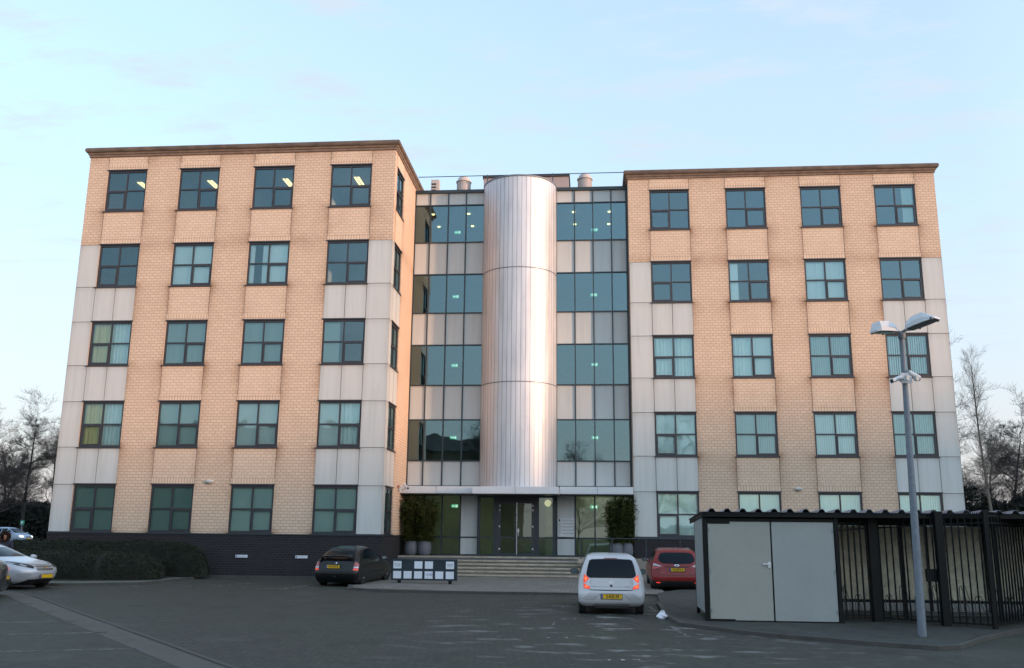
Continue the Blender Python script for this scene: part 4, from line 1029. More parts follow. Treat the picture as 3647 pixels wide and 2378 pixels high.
# ------------------------------------------------------------------ lamp post
lpx, lpy = 9.02, -16.6
zb_ = gz(lpy) + .07
lp = empty('lamp_post', (lpx, lpy, zb_), 0, 'tall galvanised lamp post with two white floodlights, before the bicycle shelter', 'lamp post')
lean = .0135
mb = MB()
mb.tube((lpx, lpy, zb_), (lpx + .02, lpy, 1.6), .092, .088, 20, caps=False); mb.tube((lpx + .02, lpy, 1.6), (lpx + .09, lpy, 6.86), .088, .055, 20)
part(mb, 'pole', M['steel'], lp, 40)
mb = MB(); mb.lathe((lpx + .092, lpy, 6.80), [(.075, 0), (.085, .03), (.085, .13), (.05, .16)], 16); part(mb, 'collar', M['steel'], lp, 40)
def floodlight(az, tilt, L, nm='floodlight'):
    """box lantern with a dark glass underside, axis az (rad) from the pole"""
    mb = MB(); e = Vector((math.cos(az), math.sin(az), 0)); s_ = Vector((-e.y, e.x, 0)); up = Vector((0, 0, 1))
    e2 = (e * math.cos(tilt) + up * math.sin(tilt)); u2 = (up * math.cos(tilt) - e * math.sin(tilt))
    o_ = Vector((lpx + .092, lpy, 6.95))
    P = lambda a, b, c: o_ + e2 * a + s_ * b + u2 * c
    arm = MB(); arm.tube(P(-.02, 0, .0), P(.16, 0, .04), .035, .035, 8); 
    pr = [(.14, .07, .0, .10), (.24, .17, .0, .17), (.42, .20, -.005, .235), (.66, .20, -.01, .23), (L, .15, -.02, .03)]
    vs = []
    for a, hw_, zb2, zt2 in pr: vs += [P(a, -hw_, zb2), P(a, hw_, zb2), P(a, hw_ * .98, zb2 + (zt2 - zb2) * .45), P(a, hw_ * .72, zt2), P(a, -hw_ * .72, zt2), P(a, -hw_ * .98, zb2 + (zt2 - zb2) * .45)]
    fs = [(i * 6 + j, i * 6 + (j + 1) % 6, (i + 1) * 6 + (j + 1) % 6, (i + 1) * 6 + j) for i in range(4) for j in range(6)] + [tuple(range(6)), tuple(24 + j for j in range(5, -1, -1))]
    mb.add(vs, fs); h_ = part(mb, nm, M['white_paint'], lp); fix_normals(h_.data)
    part(arm, 'arm', M['steel'], h_)
    g = MB(); g.quad(P(.22, -.135, -.012), P(.22, .135, -.012), P(L - .03, .13, -.026), P(L - .03, -.13, -.026)); part(g, 'glass_cover', M['lamp_glass'], h_)
    c = MB()
    for a in (.38, L - .08):
        for sg_ in (-1, 1): q = P(a, sg_ * .165, .0); c.box(q.x - .018, q.y - .018, q.z - .03, q.x + .018, q.y + .018, q.z + .03)
    part(c, 'clip', M['frame'], h_)
M['lamp_glass'] = plain('lamp_glass', (.10, .13, .14), .12, spec=.6)
floodlight(R(198), R(-1), .74); floodlight(R(-46), R(13), .90)
def polecam(side):
    if side < 0: cctv('security_camera', (lpx - .12, lpy - .1, 5.84), R(-62), R(22), 'white bullet camera on the lamp post, the one pointing left', .36, .062, 'cameras on the lamp post', arm=[(0, .05, -.02), (.2, .08, .0)])
    else: cctv('security_camera', (lpx + .26, lpy - .05, 5.92), R(115), R(20), 'white bullet camera on the lamp post, the one pointing right', .30, .066, 'cameras on the lamp post', arm=[(0, .0, -.06), (-.14, .05, -.08)])
polecam(-1); polecam(1)
mb = MB(); mb.box(lpx - .04, lpy - .12, 5.74, lpx + .2, lpy - .09, 5.98); mb.box(lpx - .01, lpy - .09, 5.80, lpx + .17, lpy + .1, 5.92); part(mb, 'camera_bracket', M['white_paint'], lp)
# litter: carrier bag
r_ = random.Random(9); mb = MB(); bg_ = empty('carrier_bag', (3.62, -13.35, gz(-13.35)), 0, 'crumpled white carrier bag dropped on the paving by the shelter kerb', 'plastic bag')
nb, nh = 18, 9; vs = []
for j in range(nh):
    u = j / (nh - 1); rr = .095 * math.sin(math.pi * (.18 + .80 * u)) ** .8
    for i in range(nb):
        a = 2 * math.pi * i / nb; k = rr * (1 + .38 * math.sin(3 * a + j) * r_.uniform(.3, 1)); vs.append((k * math.cos(a) * 1.35, k * math.sin(a), u * .15 + (.10 * max(0, math.cos(a - 1.9)) ** 6 + .09 * max(0, math.cos(a + .2)) ** 8) * u * r_.uniform(.8, 1.1)))
mb.add(vs, [(j * nb + i, j * nb + (i + 1) % nb, (j + 1) * nb + (i + 1) % nb, (j + 1) * nb + i) for j in range(nh - 1) for i in range(nb)] + [tuple((nh - 1) * nb + i for i in range(nb))])
mb.build('plastic_film', plain('white_plastic_film', (.72, .74, .80), .45), bg_)
# ------------------------------------------------------------------ hedges
M['hedge_a'] = leafm('hedge_leaf_dark', (.012, .018, .009), .1); M['hedge_b'] = leafm('hedge_leaf_olive', (.024, .030, .013), .1); M['hedge_core'] = plain('hedge_core', (.008, .012, .007), .9)
def hedge(line, hw_, top, lb, seed, n):
    """line: centre points; clipped mound with rounded shoulders and leaf faces over it"""
    r_ = random.Random(seed); cx = sum(p[0] for p in line) / len(line); cy = sum(p[1] for p in line) / len(line)
    t_ = empty('clipped_hedge', (cx, cy, gz(cy) + .09), 0, lb, 'hedge', 'clipped hedges before the left wing')
    P = []; L = [0]
    for a, b in zip(line, line[1:]): L.append(L[-1] + (Vector(b[:2]) - Vector(a[:2])).length)
    def at(s_):
        for i in range(len(line) - 1):
            if s_ <= L[i + 1] or i == len(line) - 2:
                u = (s_ - L[i]) / (L[i + 1] - L[i]); a, b = Vector(line[i][:2]), Vector(line[i + 1][:2]); d = (b - a).normalized(); return a.lerp(b, u), Vector((-d.y, d.x)), d
    ns_, na = int(L[-1] / .25) + 1, 14; S = L[-1]; rows = []
    import mathutils
    def surf(u, v, k=1.0):
        s_ = u * S; p, nn, d = at(s_); endk = min(1, (s_ / 1.3), ((S - s_) / 1.3)); endk = math.sqrt(max(0.0, 1 - (1 - endk) ** 2))
        a = math.pi * v; cx_, cz_ = math.cos(a), math.sin(a); cx_ = math.copysign(abs(cx_) ** .75, cx_); cz_ = abs(cz_) ** .75
        ww = hw_ * (.35 + .65 * endk); hh = top * (.25 + .75 * endk)
        b_ = .07 * mathutils.noise.noise(Vector((s_ * .9, v * 3, seed))) + .04 * mathutils.noise.noise(Vector((s_ * 3, v * 9, seed)))
        q = p + nn * (cx_ * (ww + b_) * k); return Vector((q.x, q.y, gz(q.y) + .07 + cz_ * (hh + b_ * 1.2) * k))
    mb = MB()
    for i in range(ns_ + 1):
        for j in range(na + 1): rows.append(surf(i / ns_, j / na, .95))
    mb.add(rows, [(i * (na + 1) + j, (i + 1) * (na + 1) + j, (i + 1) * (na + 1) + j + 1, i * (na + 1) + j + 1) for i in range(ns_) for j in range(na)] + [tuple(range(na + 1)), tuple(ns_ * (na + 1) + j for j in range(na + 1))])
    mb.build('inner_growth', M['hedge_core'], t_, True)
    mb = MB()
    for i in range(n):
        p = surf(r_.random(), r_.random(), r_.uniform(.94, 1.03)); d = Vector((r_.gauss(0, 1), r_.gauss(0, 1), r_.gauss(0, 1))).normalized(); w_ = d.cross(Vector((r_.gauss(0, 1), r_.gauss(0, 1), r_.gauss(0, 1)))).normalized(); L_ = r_.uniform(.018, .040)
        mb.add([p - d * L_, p + w_ * L_ * .5, p + d * L_, p - w_ * L_ * .5], [(0, 1, 2, 3)], 0 if r_.random() < .6 else 1)
    mb.build('foliage', [M['hedge_a'], M['hedge_b']], t_, True)
hedge([(-27, -3.0), (-19.5, -3.0), (-17.0, -2.95), (-14.9, -2.5)], 1.0, 1.02, 'long low clipped hedge with a rounded end, in front nearest the kerb', 11, 34000)
hedge([(-26, -.95), (-20, -.95), (-16.5, -.95), (-14.9, -.95), (-13.75, -1.25)], .62, 1.36, 'higher clipped hedge running behind against the dark brick plinth', 12, 32000)

# ------------------------------------------------------------------ bare winter trees
M['bark'] = plain('dark_bark', (.025, .023, .022), .9, var=.3); M['bark_pale'] = plain('pale_bark', (.16, .15, .13), .85, var=.3)
M['twig'] = plain('dark_twig', (.055, .045, .043), .9, var=.2)
def tree_geo(seed, H, spread, trunk_r, clear=.25, slim=False, twr=.011, dens=1.0):
    r_ = random.Random(seed); tk, cr_ = MB(), MB()
    def grow(p, d, L, r, lev):
        mb = tk if lev == 0 else cr_
        segs = (12 if slim else 8) if lev == 0 else (4 if lev < 3 else 3)
        n = {0: 8, 1: 5}.get(lev, 3); q = p
        for s_ in range(segs):
            u = (s_ + 1) / segs; d = (d + Vector((r_.gauss(0, 1), r_.gauss(0, 1), r_.gauss(0, .6))) * ((.018 if slim else .05) if lev == 0 else .19) + Vector((0, 0, .035 if not slim else .07))).normalized()
            e = q + d * L / segs; ra = max(twr * .6, r * (1 - .75 * (s_ / segs))); rb = max(twr * .6, r * (1 - .75 * u))
            mb.tube(q, e, ra, rb, n, caps=False); q = e
            if lev < (3 if slim else 4) and (lev > 0 or u > clear):
                kk = ({0: 6, 1: 2, 2: 2} if slim else {0: 3, 1: 2, 2: 2, 3: 2})[lev]
                for _ in range(kk if r_.random() < dens else kk - 1):
                    ax = Vector((r_.gauss(0, 1), r_.gauss(0, 1), r_.gauss(0, 1))).cross(d).normalized()
                    ang = r_.uniform(.55, 1.15) if not slim else r_.uniform(.3, .65)
                    nd = (d * math.cos(ang) + ax * math.sin(ang)).normalized()
                    if nd.z < -.1: nd.z *= -.5
                    grow(q, nd, L * r_.uniform(.40, .62) * (spread * (.75 if not slim else .45) if lev == 0 else 1) * (1.0 if lev else (1.15 - .6 * u)), max(twr, r * (1 - .75 * u) * (r_.uniform(.4, .6) if not slim else r_.uniform(.16, .26))), lev + 1)
        if not slim and lev < 3: grow(q, d, L * .32, max(twr, r * .25), lev + 1)
    grow(Vector((0, 0, 0)), Vector((r_.uniform(-.02, .02), 0, 1)).normalized(), H * .88, trunk_r, 0)
    return tk, cr_
def tree_proto(seed, H, spread, tr, label, cat='tree', group=None, bark='bark', **k):
    t_ = empty('bare_tree', (0, 0, 0), 0, label, cat, group); a, b = tree_geo(seed, H, spread, tr, **k)
    a.build('trunk', M[bark], t_); b.build('crown', M['twig'] if bark == 'bark' else M[bark], t_); return t_
G1 = 'bare winter trees behind the left wing'; G2 = 'bare winter trees beyond the bicycle shelter'
pa = tree_proto(1, 15, .85, .26, '', group=G1, twr=.012, dens=.97); pb = tree_proto(2, 14, 1.0, .22, '', group=G1, twr=.012, dens=.97, clear=.15); pc = tree_proto(3, 13, .8, .2, '', group=G1, twr=.012, dens=.97, clear=.1)
spotsL = [(-64.6, 66, 1.05, 0, 'leafless tree touching the edge of the left wing, tallest of the left trees'), (-67.6, 64, 1.0, 1, 'leafless tree with a dark forked trunk just left of the wing corner'), (-70.0, 70, .95, 2, 'leafless tree standing above the green parking sign'),
          (-72.6, 62, .96, 0, 'leafless tree second from the left picture edge'), (-76.5, 66, .98, 1, 'leafless tree at the far left picture edge'), (-63.5, 76, .95, 2, 'slighter leafless tree behind the one by the wing corner'), (-80, 72, 1.1, 0, 'leafless tree half outside the left picture edge'), (-69.5, 80, 1.05, 1, 'leafless tree further back in the gap between the left trees'), (-74.5, 78, 1.1, 2, 'leafless tree further back at the left')]
spotsR = [(36.3, 52, .84, 1, 'leafless tree close right of the right wing edge'), (39.6, 50, .98, 0, 'leafless tree right behind the tall thin poplar'), (42.6, 52, .97, 2, 'leafless tree at the right picture edge'), (41.0, 58, .93, 1, 'leafless tree further back between the poplar and the right edge'), (37.5, 60, .85, 2, 'slighter leafless tree further back right of the wing'), (45, 55, 1.05, 0, 'leafless tree mostly outside the right picture edge')]
used = set(); protos_t = [pa, pb, pc]
for grp, spots in ((G1, spotsL), (G2, spotsR)):
    for i, (x, y, s_, k, lb) in enumerate(spots):
        if k not in used: o = protos_t[k]; used.add(k)
        else: o = copy_tree(protos_t[k])
        s_ *= .80 if grp == G2 else .87
        o.location = (x, y, gz(y)); o.scale = (s_, s_, s_); o.rotation_euler = (0, 0, 1.3 * i + k); o['label'] = lb; o['group'] = grp
pp = tree_proto(5, 17.6, .62, .15, 'tall thin bare poplar with a pale trunk, rising above the other trees at right', slim=True, clear=.30, twr=.0045, bark='bark_pale'); pp.location = (33.95, 40, gz(40))
p2 = tree_proto(7, 17, .85, .22, 'bare tree whose twigs show just past the right wing edge', twr=.009, dens=.6, clear=.3); p2.location = (29.0, 41, gz(41))
# undergrowth: dark mass behind the car park on both sides
def undergrowth(nm, x0, x1, y0, y1, h, n, seed, lb, twigs=0):
    import mathutils
    r_ = random.Random(seed); mb = MB()
    for i in range(n):
        x = r_.uniform(x0, x1); y = y0 + (y1 - y0) * r_.random() ** 1.6
        hh = h * (.82 + .35 * mathutils.noise.noise(Vector((x * .25, y * .1, seed))) + .12 * mathutils.noise.noise(Vector((x * .9, 0, seed))))
        z = gz(y) + hh * r_.random() ** .75
        L_ = r_.uniform(.15, .42); d = Vector((r_.gauss(0, 1), r_.gauss(0, 1), r_.gauss(0, 1.2))).normalized(); w_ = d.cross(Vector((r_.gauss(0, 1), r_.gauss(0, 1), r_.gauss(0, 1)))).normalized() * L_ * .45
        p = Vector((x, y, z)); mb.add([p - d * L_, p + w_, p + d * L_, p - w_], [(0, 1, 2, 3)], i % 2)
    for i in range(twigs):
        x = r_.uniform(x0, x1); y = r_.uniform(y0, y1); z = gz(y) + h * r_.uniform(.3, .9); L_ = r_.uniform(.6, 2.0); d = Vector((r_.gauss(0, .4), r_.gauss(0, .4), 1)).normalized()
        mb.tube((x, y, z), Vector((x, y, z)) + d * L_, .02, .008, 3, caps=False)
    o = mb.build(nm, [M['under_a'], M['under_b']]); tag(o, lb, 'undergrowth', kind='stuff'); return o
M['under_a'] = plain('undergrowth_dark', (.009, .014, .012), .95, var=.3); M['under_b'] = plain('undergrowth_brown', (.014, .017, .014), .95, var=.3)
undergrowth('undergrowth', -100, -54, 68, 84, 5.0, 36000, 1, 'dark mass of undergrowth and shrubs beneath the left trees', 1500)
undergrowth('undergrowth', 29, 64, 46, 62, 5.6, 30000, 2, 'dark mass of undergrowth and shrubs beneath the right trees', 1500)

# what stands behind the camera: seen mirrored in the windows; then blocks added to shade the low sun
bb = empty('brown_office_building', (-22, -80, 0), 0, 'long brown brick building mirrored in the second-row windows', 'building')
M['brown_brick'] = plain('brown_brick', (.20, .14, .09), .85, var=.2)
mb = MB(); mb.box(-50, -6, -.1, 14, 6, 13.2); mb.build('wall', M['brown_brick'], bb)
mb = MB(); mb.add([(-50.4, -6.4, 13.2), (14.4, -6.4, 13.2), (14.4, 6.4, 13.2), (-50.4, 6.4, 13.2), (-42, 0, 16.2), (2, 0, 16.2)], [(0, 1, 5, 4), (1, 2, 5), (2, 3, 4, 5), (3, 0, 4), (3, 2, 1, 0)]); mb.build('roof', M['stone_top'], bb)
for i in range(9):
    for k in range(3):
        mb = MB(); x = -27.5 + i * 4.7; mb.box(x, 6.0, 1.2 + k * 4, x + 1.9, 6.04, 3.2 + k * 4); mb.build('window', M['frame'], bb)
for i, (x, y, s_, lb) in enumerate(((9, -62, .85, 'bare tree mirrored in the window above the shed'), (-10, -66, 1.0, 'bare tree mirrored in the second-row windows of the left wing'), (16, -70, .95, 'bare tree mirrored in the lobby glass right of the doors'), (0, -72, .8, 'bare tree mirrored in the glass of the link'))):
    o = copy_tree(pb if i % 2 else pa); o.location = (x, y, gz(y)); o.scale = (s_,) * 3; o.rotation_euler = (0, 0, i * 2.1); o['label'] = lb; o['group'] = 'bare trees mirrored in the windows'
mb = MB(); r_ = random.Random(77); bx_, by_ = 150 * math.cos(R(25)), -150 * math.sin(R(25)); pv = Vector((math.sin(R(25)), math.cos(R(25))))
for i in range(60):
    k = (i - 30) * 3.2; c_ = Vector((bx_, by_)) + pv * k; mb.obox(c_, R(-25), 3, 1.62, -2, 18.9 + r_.uniform(-1.6, 1.4))  # added row out of view, keeps the low sun off the lower facade
for i in range(24):
    c_ = Vector((118, 22)) + pv * ((i - 12) * 3.2); mb.obox(c_, R(-25), 3, 1.62, -2, 22 + r_.uniform(-1.5, 1.5))  # second added row, shades the trees beyond the right wing
tag(mb.build('sun_blocker', M['hedge_core']), 'unseen dark blocks added at right, standing in for trees, to shade the low sun', 'sun blocker', kind='stuff')

# ------------------------------------------------------------------ cars
def paint(name, col, metal=.0, rough=.32, coat=.6):
    s = NT(name); n = s.noise(260, s.pos(), 1); c = s.mix(s.ramp(n, (.35, .65, 0, .18)), col, tuple(x * .75 for x in col)); s.set(c, rough, metal, .4, coat)
    return s.mat
M['car_glass'] = plain('dark_car_glass', (.005, .010, .015), .06, spec=.16)
M['tyre'] = plain('tyre_rubber', (.010, .010, .010), .85); M['rim'] = plain('alloy_rim', (.33, .34, .35), .35, .7); M['trim'] = plain('black_car_trim', (.010, .011, .012), .55)
M['chrome'] = plain('chrome', (.55, .57, .6), .2, .9)
M['tail'] = plain('red_lamp_glass', (.30, .008, .006), .15, spec=.8, coat=.8); M['tail_lit'] = emit('lit_tail_lamp', (1, .055, .015), .135); M['tail_hot'] = emit('lit_tail_lamp_core', (1, .26, .06), .24)
M['lamp_clear'] = plain('clear_lamp_glass', (.42, .45, .48), .12, .3, spec=.8, coat=.8); M['lamp_lit'] = emit('lit_headlamp', (1, .93, .78), .5)
M['plate'] = plain('yellow_plate', (.66, .40, .012), .4, var=.03); M['plate_blue'] = plain('plate_blue', (.02, .08, .33), .4); M['amber'] = plain('amber_lamp', (.55, .18, .02), .2)
def interp(sl, n):
    zs = [s_[0] for s_ in sl]; out_ = []
    for i in range(n):
        z = zs[0] + (zs[-1] - zs[0]) * i / (n - 1)
        for a, b in zip(sl, sl[1:]):
            if z <= b[0] + 1e-9:
                u = (z - a[0]) / (b[0] - a[0]); out_.append([z] + [a[k] + (b[k] - a[k]) * u for k in (1, 2, 3)]); break
    for _ in range(2):
        o2 = [list(q) for q in out_]
        for i in range(1, n - 1):
            for k in (1, 2, 3): o2[i][k] = .25 * out_[i - 1][k] + .5 * out_[i][k] + .25 * out_[i + 1][k]
        out_ = o2
    return out_
class Car:
    def __init__(s, name, label, loc, head, sl, pmat, axle, wr, af=.5, ar=.3, nf=2.7, nr=3.2, cut=True, group=None, trim_h=None):
        s.root = empty(name, loc, head, label, 'car', group); s.hw = max(q[3] for q in sl)
        S = interp(sl, 46); K = 22; mb = MB(); vs = []
        for z, yr, yf, w_ in S:
            Lz = yf - yr; a_f = min(af, .42 * Lz); a_r = min(ar, .30 * Lz)
            ringp = []
            for i in range(K + 1):
                t = math.pi * i / K; cx_, sx_ = math.cos(t), math.sin(t)
                ringp.append((math.copysign(abs(cx_) ** (2 / nf), cx_) * w_, yf - a_f + a_f * abs(sx_) ** (2 / nf), z))
            for i in range(1, 6): ringp.append((-w_, yf - a_f + (yr + a_r - yf + a_f) * i / 6, z))
            for i in range(K + 1):
                t = math.pi + math.pi * i / K; cx_, sx_ = math.cos(t), math.sin(t)
                ringp.append((math.copysign(abs(cx_) ** (2 / nr), cx_) * w_, yr + a_r - a_r * abs(sx_) ** (2 / nr), z))
            for i in range(1, 6): ringp.append((w_, yr + a_r + (yf - a_f - yr - a_r) * i / 6, z))
            vs += ringp
        n = len(vs) // len(S)
        zc = S[-1][0] + .012; yc = (S[-1][1] + S[-1][2]) / 2
        fs = [(j * n + i, j * n + (i + 1) % n, (j + 1) * n + (i + 1) % n, (j + 1) * n + i) for j in range(len(S) - 1) for i in range(n)]
        b_ = (len(S) - 1) * n
        vs2 = vs + [(0, yc, zc)]
        fs += [(b_ + i, b_ + (i + 1) % n, len(vs)) for i in range(n)] + [tuple(range(n - 1, -1, -1))]
        mb.add(vs2, fs)
        body = mb.build('body', [pmat, M['trim']], s.root)
        fix_normals(body.data)
        if trim_h:
            for p in body.data.polygons:
                if p.center.z < trim_h: p.material_index = 1
        s.bvh = BVHTree.FromPolygons([v.co for v in body.data.vertices], [tuple(p.vertices) for p in body.data.polygons])
        # wheel arches
        cm = MB()
        for ya in axle:
            for sx_ in (-1, 1):
                x0 = sx_ * (s.hw - .26); x1 = sx_ * (s.hw + .3); cm.tube((x0, ya, wr - .0), (x1, ya, wr), wr + .045, wr + .045, 28, 1)
        cut_ = cm.build('cutter', [pmat, M['trim']]); fix_normals(cut_.data)
        md = body.modifiers.new('b', 'BOOLEAN'); md.object = cut_; md.operation = 'DIFFERENCE'; md.solver = 'EXACT'
        dg = bpy.context.evaluated_depsgraph_get(); me = bpy.data.meshes.new_from_object(body.evaluated_get(dg)); old = body.data; body.modifiers.clear(); body.data = me; me.name = 'body'
        bpy.data.objects.remove(cut_); bpy.data.meshes.remove(old)
        me.shade_smooth(); me.set_sharp_from_angle(angle=R(38))
        for ya in axle:
            for sx_ in (-1, 1):
                xo = sx_ * (s.hw - .015); xi = sx_ * (s.hw - .20)
                w_ = MB(); prof = [(wr * .66, 0), (wr * .93, 0), (wr, .02), (wr, .165), (wr * .93, .185), (wr * .3, .185)]
                w_.lathe((xo, ya, wr), [(r_, -sx_ * h_) for r_, h_ in prof], 28, axis='x'); wo = w_.build('wheel', M['tyre'], s.root, smooth=40)
                rm = MB(); rm.lathe((xo - sx_ * .03, ya, wr), [(wr * .64, 0), (wr * .66, sx_ * .02), (wr * .60, sx_ * .02), (wr * .58, -sx_ * .03)], 24, axis='x')
                for k in range(9):
                    a = 2 * math.pi * k / 9; c, s2 = math.cos(a), math.sin(a); d = wr * .055
                    xx = xo - sx_ * .012
                    rm.add([(xx, ya + c * wr * .1 - s2 * d, wr + s2 * wr * .1 + c * d), (xx, ya + c * wr * .1 + s2 * d, wr + s2 * wr * .1 - c * d), (xx, ya + c * wr * .62 + s2 * d * .7, wr + s2 * wr * .62 - c * d * .7), (xx, ya + c * wr * .62 - s2 * d * .7, wr + s2 * wr * .62 + c * d * .7)], [(0, 1, 2, 3)])
                rm.lathe((xo - sx_ * .005, ya, wr), [(wr * .14, 0), (wr * .12, sx_ * .012)], 14, axis='x'); rm.build('rim', M['rim'], wo, smooth=40)
        ub = MB(); ub.box(-s.hw + .25, min(axle) - .25, .17, s.hw - .25, max(axle) + .25, .34); ub.build('underbody', M['trim'], s.root)
    def proj(s, p2, view, off):
        a, b = p2
        o, d = {'r': ((a, -6, b), (0, 1, 0)), 'f': ((a, 6, b), (0, -1, 0)), 'R': ((6, a, b), (-1, 0, 0)), 'L': ((-6, a, b), (1, 0, 0)), 'T': ((a, b, 6), (0, 0, -1))}[view]
        h, n, i_, dist = s.bvh.ray_cast(Vector(o), Vector(d))
        if h is None:
            mid = {'r': (a, -2.2, b), 'f': (a, 2.2, b), 'R': (1, a, b), 'L': (-1, a, b), 'T': (a, b, 1.5)}[view]
            h, n, i_, dist = s.bvh.find_nearest(Vector(mid))
        if n.dot(Vector(d)) > 0: n = -n
        return h + n * off * .4 - Vector(d) * off * .6
    def patch(s, name, pts, view, mat, off=.005, parent=None, res=.07, mirror=False):
        out_ = []
        for m in ((1, -1) if mirror else (1,)):
            v_ = view
            P_ = [(p[0] * m, p[1]) for p in pts] if view in 'rfT' else pts
            if view in 'RL' and m == -1: v_ = 'L' if view == 'R' else 'R'
            bm = bmesh.new(); D = []
            for a, b in zip(P_, P_[1:] + P_[:1]):
                L_ = math.hypot(b[0] - a[0], b[1] - a[1]); k = max(1, int(L_ / res))
                for i in range(k): D.append((a[0] + (b[0] - a[0]) * i / k, a[1] + (b[1] - a[1]) * i / k))
            bm.faces.new([bm.verts.new((x, y, 0)) for x, y in D])
            bmesh.ops.triangulate(bm, faces=bm.faces[:])
            xs = [p[0] for p in D]; ys = [p[1] for p in D]
            for axis, lo, hi in ((0, min(xs), max(xs)), (1, min(ys), max(ys))):
                k = int((hi - lo) / res)
                for i in range(1, k + 1):
                    c = lo + (hi - lo) * i / (k + 1); co = (c, 0, 0) if axis == 0 else (0, c, 0); no = (1, 0, 0) if axis == 0 else (0, 1, 0)
                    bmesh.ops.bisect_plane(bm, geom=bm.verts[:] + bm.edges[:] + bm.faces[:], plane_co=co, plane_no=no)
            for v in bm.verts: v.co = s.proj((v.co.x, v.co.y), v_, off)
            me = bpy.data.meshes.new(name); bm.to_mesh(me); bm.free(); me.materials.append(mat); me.shade_smooth()
            o = bpy.data.objects.new(name, me); link(o); o.parent = parent or s.root; out_.append(o)
        return out_ if mirror else out_[0]
    def line(s, name, pts, view, w_, mat, off=.004, parent=None, mirror=False, closed=False):
        P_ = [Vector(p) for p in pts]; P_ = P_ + [P_[0]] if closed else P_; L_, R_ = [], []
        for i, p in enumerate(P_):
            a = P_[max(0, i - 1)]; b = P_[min(len(P_) - 1, i + 1)]; d = (b - a).normalized(); n = Vector((-d.y, d.x)) * w_ / 2; L_.append(tuple(p + n)); R_.append(tuple(p - n))
        return s.patch(name, L_ + R_[::-1], view, mat, off, parent, .1, mirror)
    def numplate(s, txt, y, z, rear=True, x=0, wd=.52, h=.11, tilt=0.0, rz=0.0):
        sg_ = -1 if rear else 1
        pl = empty('number_plate', (x, y, z), 0 if rear else math.pi, None); pl.parent = s.root; pl.rotation_euler = (R(tilt), 0, (0 if rear else math.pi) + rz)
        mb = MB(); mb.box(-wd / 2, -.012, -h / 2, wd / 2, .0, h / 2); o = mb.build('plate_blank', M['plate'], pl)
        mb = MB(); mb.box(-wd / 2 + .003, -.0145, -h / 2 + .003, -wd / 2 + .045, -.0125, h / 2 - .003); mb.build('country_band', M['plate_blue'], pl)
        if txt: text_mesh(txt, h * .92, M['trim'], pl, (.025, -.014, .002), (R(90), 0, 0), 'characters', ext=.0008, bold=.002, sx=.92)
        mb = MB(); mb.box(-wd / 2 - .01, -.008, -h / 2 - .01, wd / 2 + .01, .004, h / 2 + .01); mb.build('plate_holder', M['trim'], pl)
    def mirror(s, y, z, pmat, face):
        for sx_ in (-1, 1):
            mb = MB(); x = sx_ * (s.hw + .0)
            n = 12; vs = []
            for yy, k in ((-.06, .92), (-.05, 1), (.03, .9), (.08, .55)):
                for i in range(n):
                    a = 2 * math.pi * i / n; cx_ = math.copysign(abs(math.cos(a)) ** .6, math.cos(a)); sz = math.copysign(abs(math.sin(a)) ** .6, math.sin(a))
                    vs.append((x + sx_ * (.10 + .0) + cx_ * .105 * k, y + yy, z + sz * .07 * k))
            mb.add(vs, [(j * n + i, j * n + (i + 1) % n, (j + 1) * n + (i + 1) % n, (j + 1) * n + i) for j in range(3) for i in range(n)] + [tuple(range(n)), tuple(3 * n + i for i in range(n))])
            mb.box(min(x - sx_ * .08, x + sx_ * .04), y - .02, z - .07, max(x - sx_ * .08, x + sx_ * .04), y + .03, z - .03)
            o = mb.build('wing_mirror', pmat, s.root, smooth=50); fix_normals(o.data)
            m2 = MB(); vs = [(x + sx_ * .10 + math.copysign(abs(math.cos(2 * math.pi * i / n)) ** .6, math.cos(2 * math.pi * i / n)) * .088, y - .062, z + math.copysign(abs(math.sin(2 * math.pi * i / n)) ** .6, math.sin(2 * math.pi * i / n)) * .055) for i in range(n)]
            m2.add(vs, [tuple(range(n))]); m2.build('mirror_glass', face, o)
M['mirror_face'] = plain('mirror_glass', (.35, .45, .5), .05, .9)

# white hatchback seen from behind ---------------------------------
white = paint('white_car_paint', (.56, .56, .575), .0, .3)
c = Car('white_hatchback', 'small white hatchback with lit tail lights, seen from behind in front of the steps', (2.31, -10.72, gz(-12.3) + .0), R(1.0),
    [(.225, -1.62, 1.62, .70), (.27, -1.70, 1.70, .775), (.34, -1.76, 1.76, .805), (.46, -1.785, 1.775, .818), (.55, -1.775, 1.77, .822), (.62, -1.74, 1.74, .822), (.72, -1.715, 1.68, .818), (.82, -1.70, 1.5, .806), (.92, -1.685, 1.2, .785), (1.02, -1.66, .98, .757), (1.15, -1.62, .75, .715), (1.28, -1.56, .5, .665), (1.37, -1.50, .3, .622), (1.42, -1.46, .1, .59), (1.455, -1.36, -.05, .54), (1.475, -1.15, -.2, .46)], white, (-1.21, 1.21), .30, .55, .13, nr=4.5)
c.root.rotation_euler.x = math.atan(.02); c.root.scale = (1.085,) * 3
c.patch('rear_window', [(-.60, .915), (-.615, 1.0), (-.575, 1.2), (-.535, 1.325), (-.47, 1.355), (-.2, 1.365), (.2, 1.365), (.47, 1.355), (.535, 1.325), (.575, 1.2), (.615, 1.0), (.60, .915)], 'r', M['car_glass'], .010)
c.patch('tailgate_panel', [(-.505, .905), (.505, .905), (.52, .66), (.5, .635), (-.5, .635), (-.52, .66)], 'r', white, .014)
c.line('panel_gap', [(-.53, .90), (-.535, .66), (-.50, .625), (0, .615), (.50, .625), (.535, .66), (.53, .90)], 'r', .014, M['trim'], .006)
c.line('panel_gap', [(-.515, .70), (.515, .70)], 'r', .006, M['trim'], .0155)
tl = c.patch('tail_light', [(-.675, 1.01), (-.57, .93), (-.515, .90), (-.525, .64), (-.68, .66), (-.695, .8)], 'r', M['lamp_clear'], .012, mirror=True)
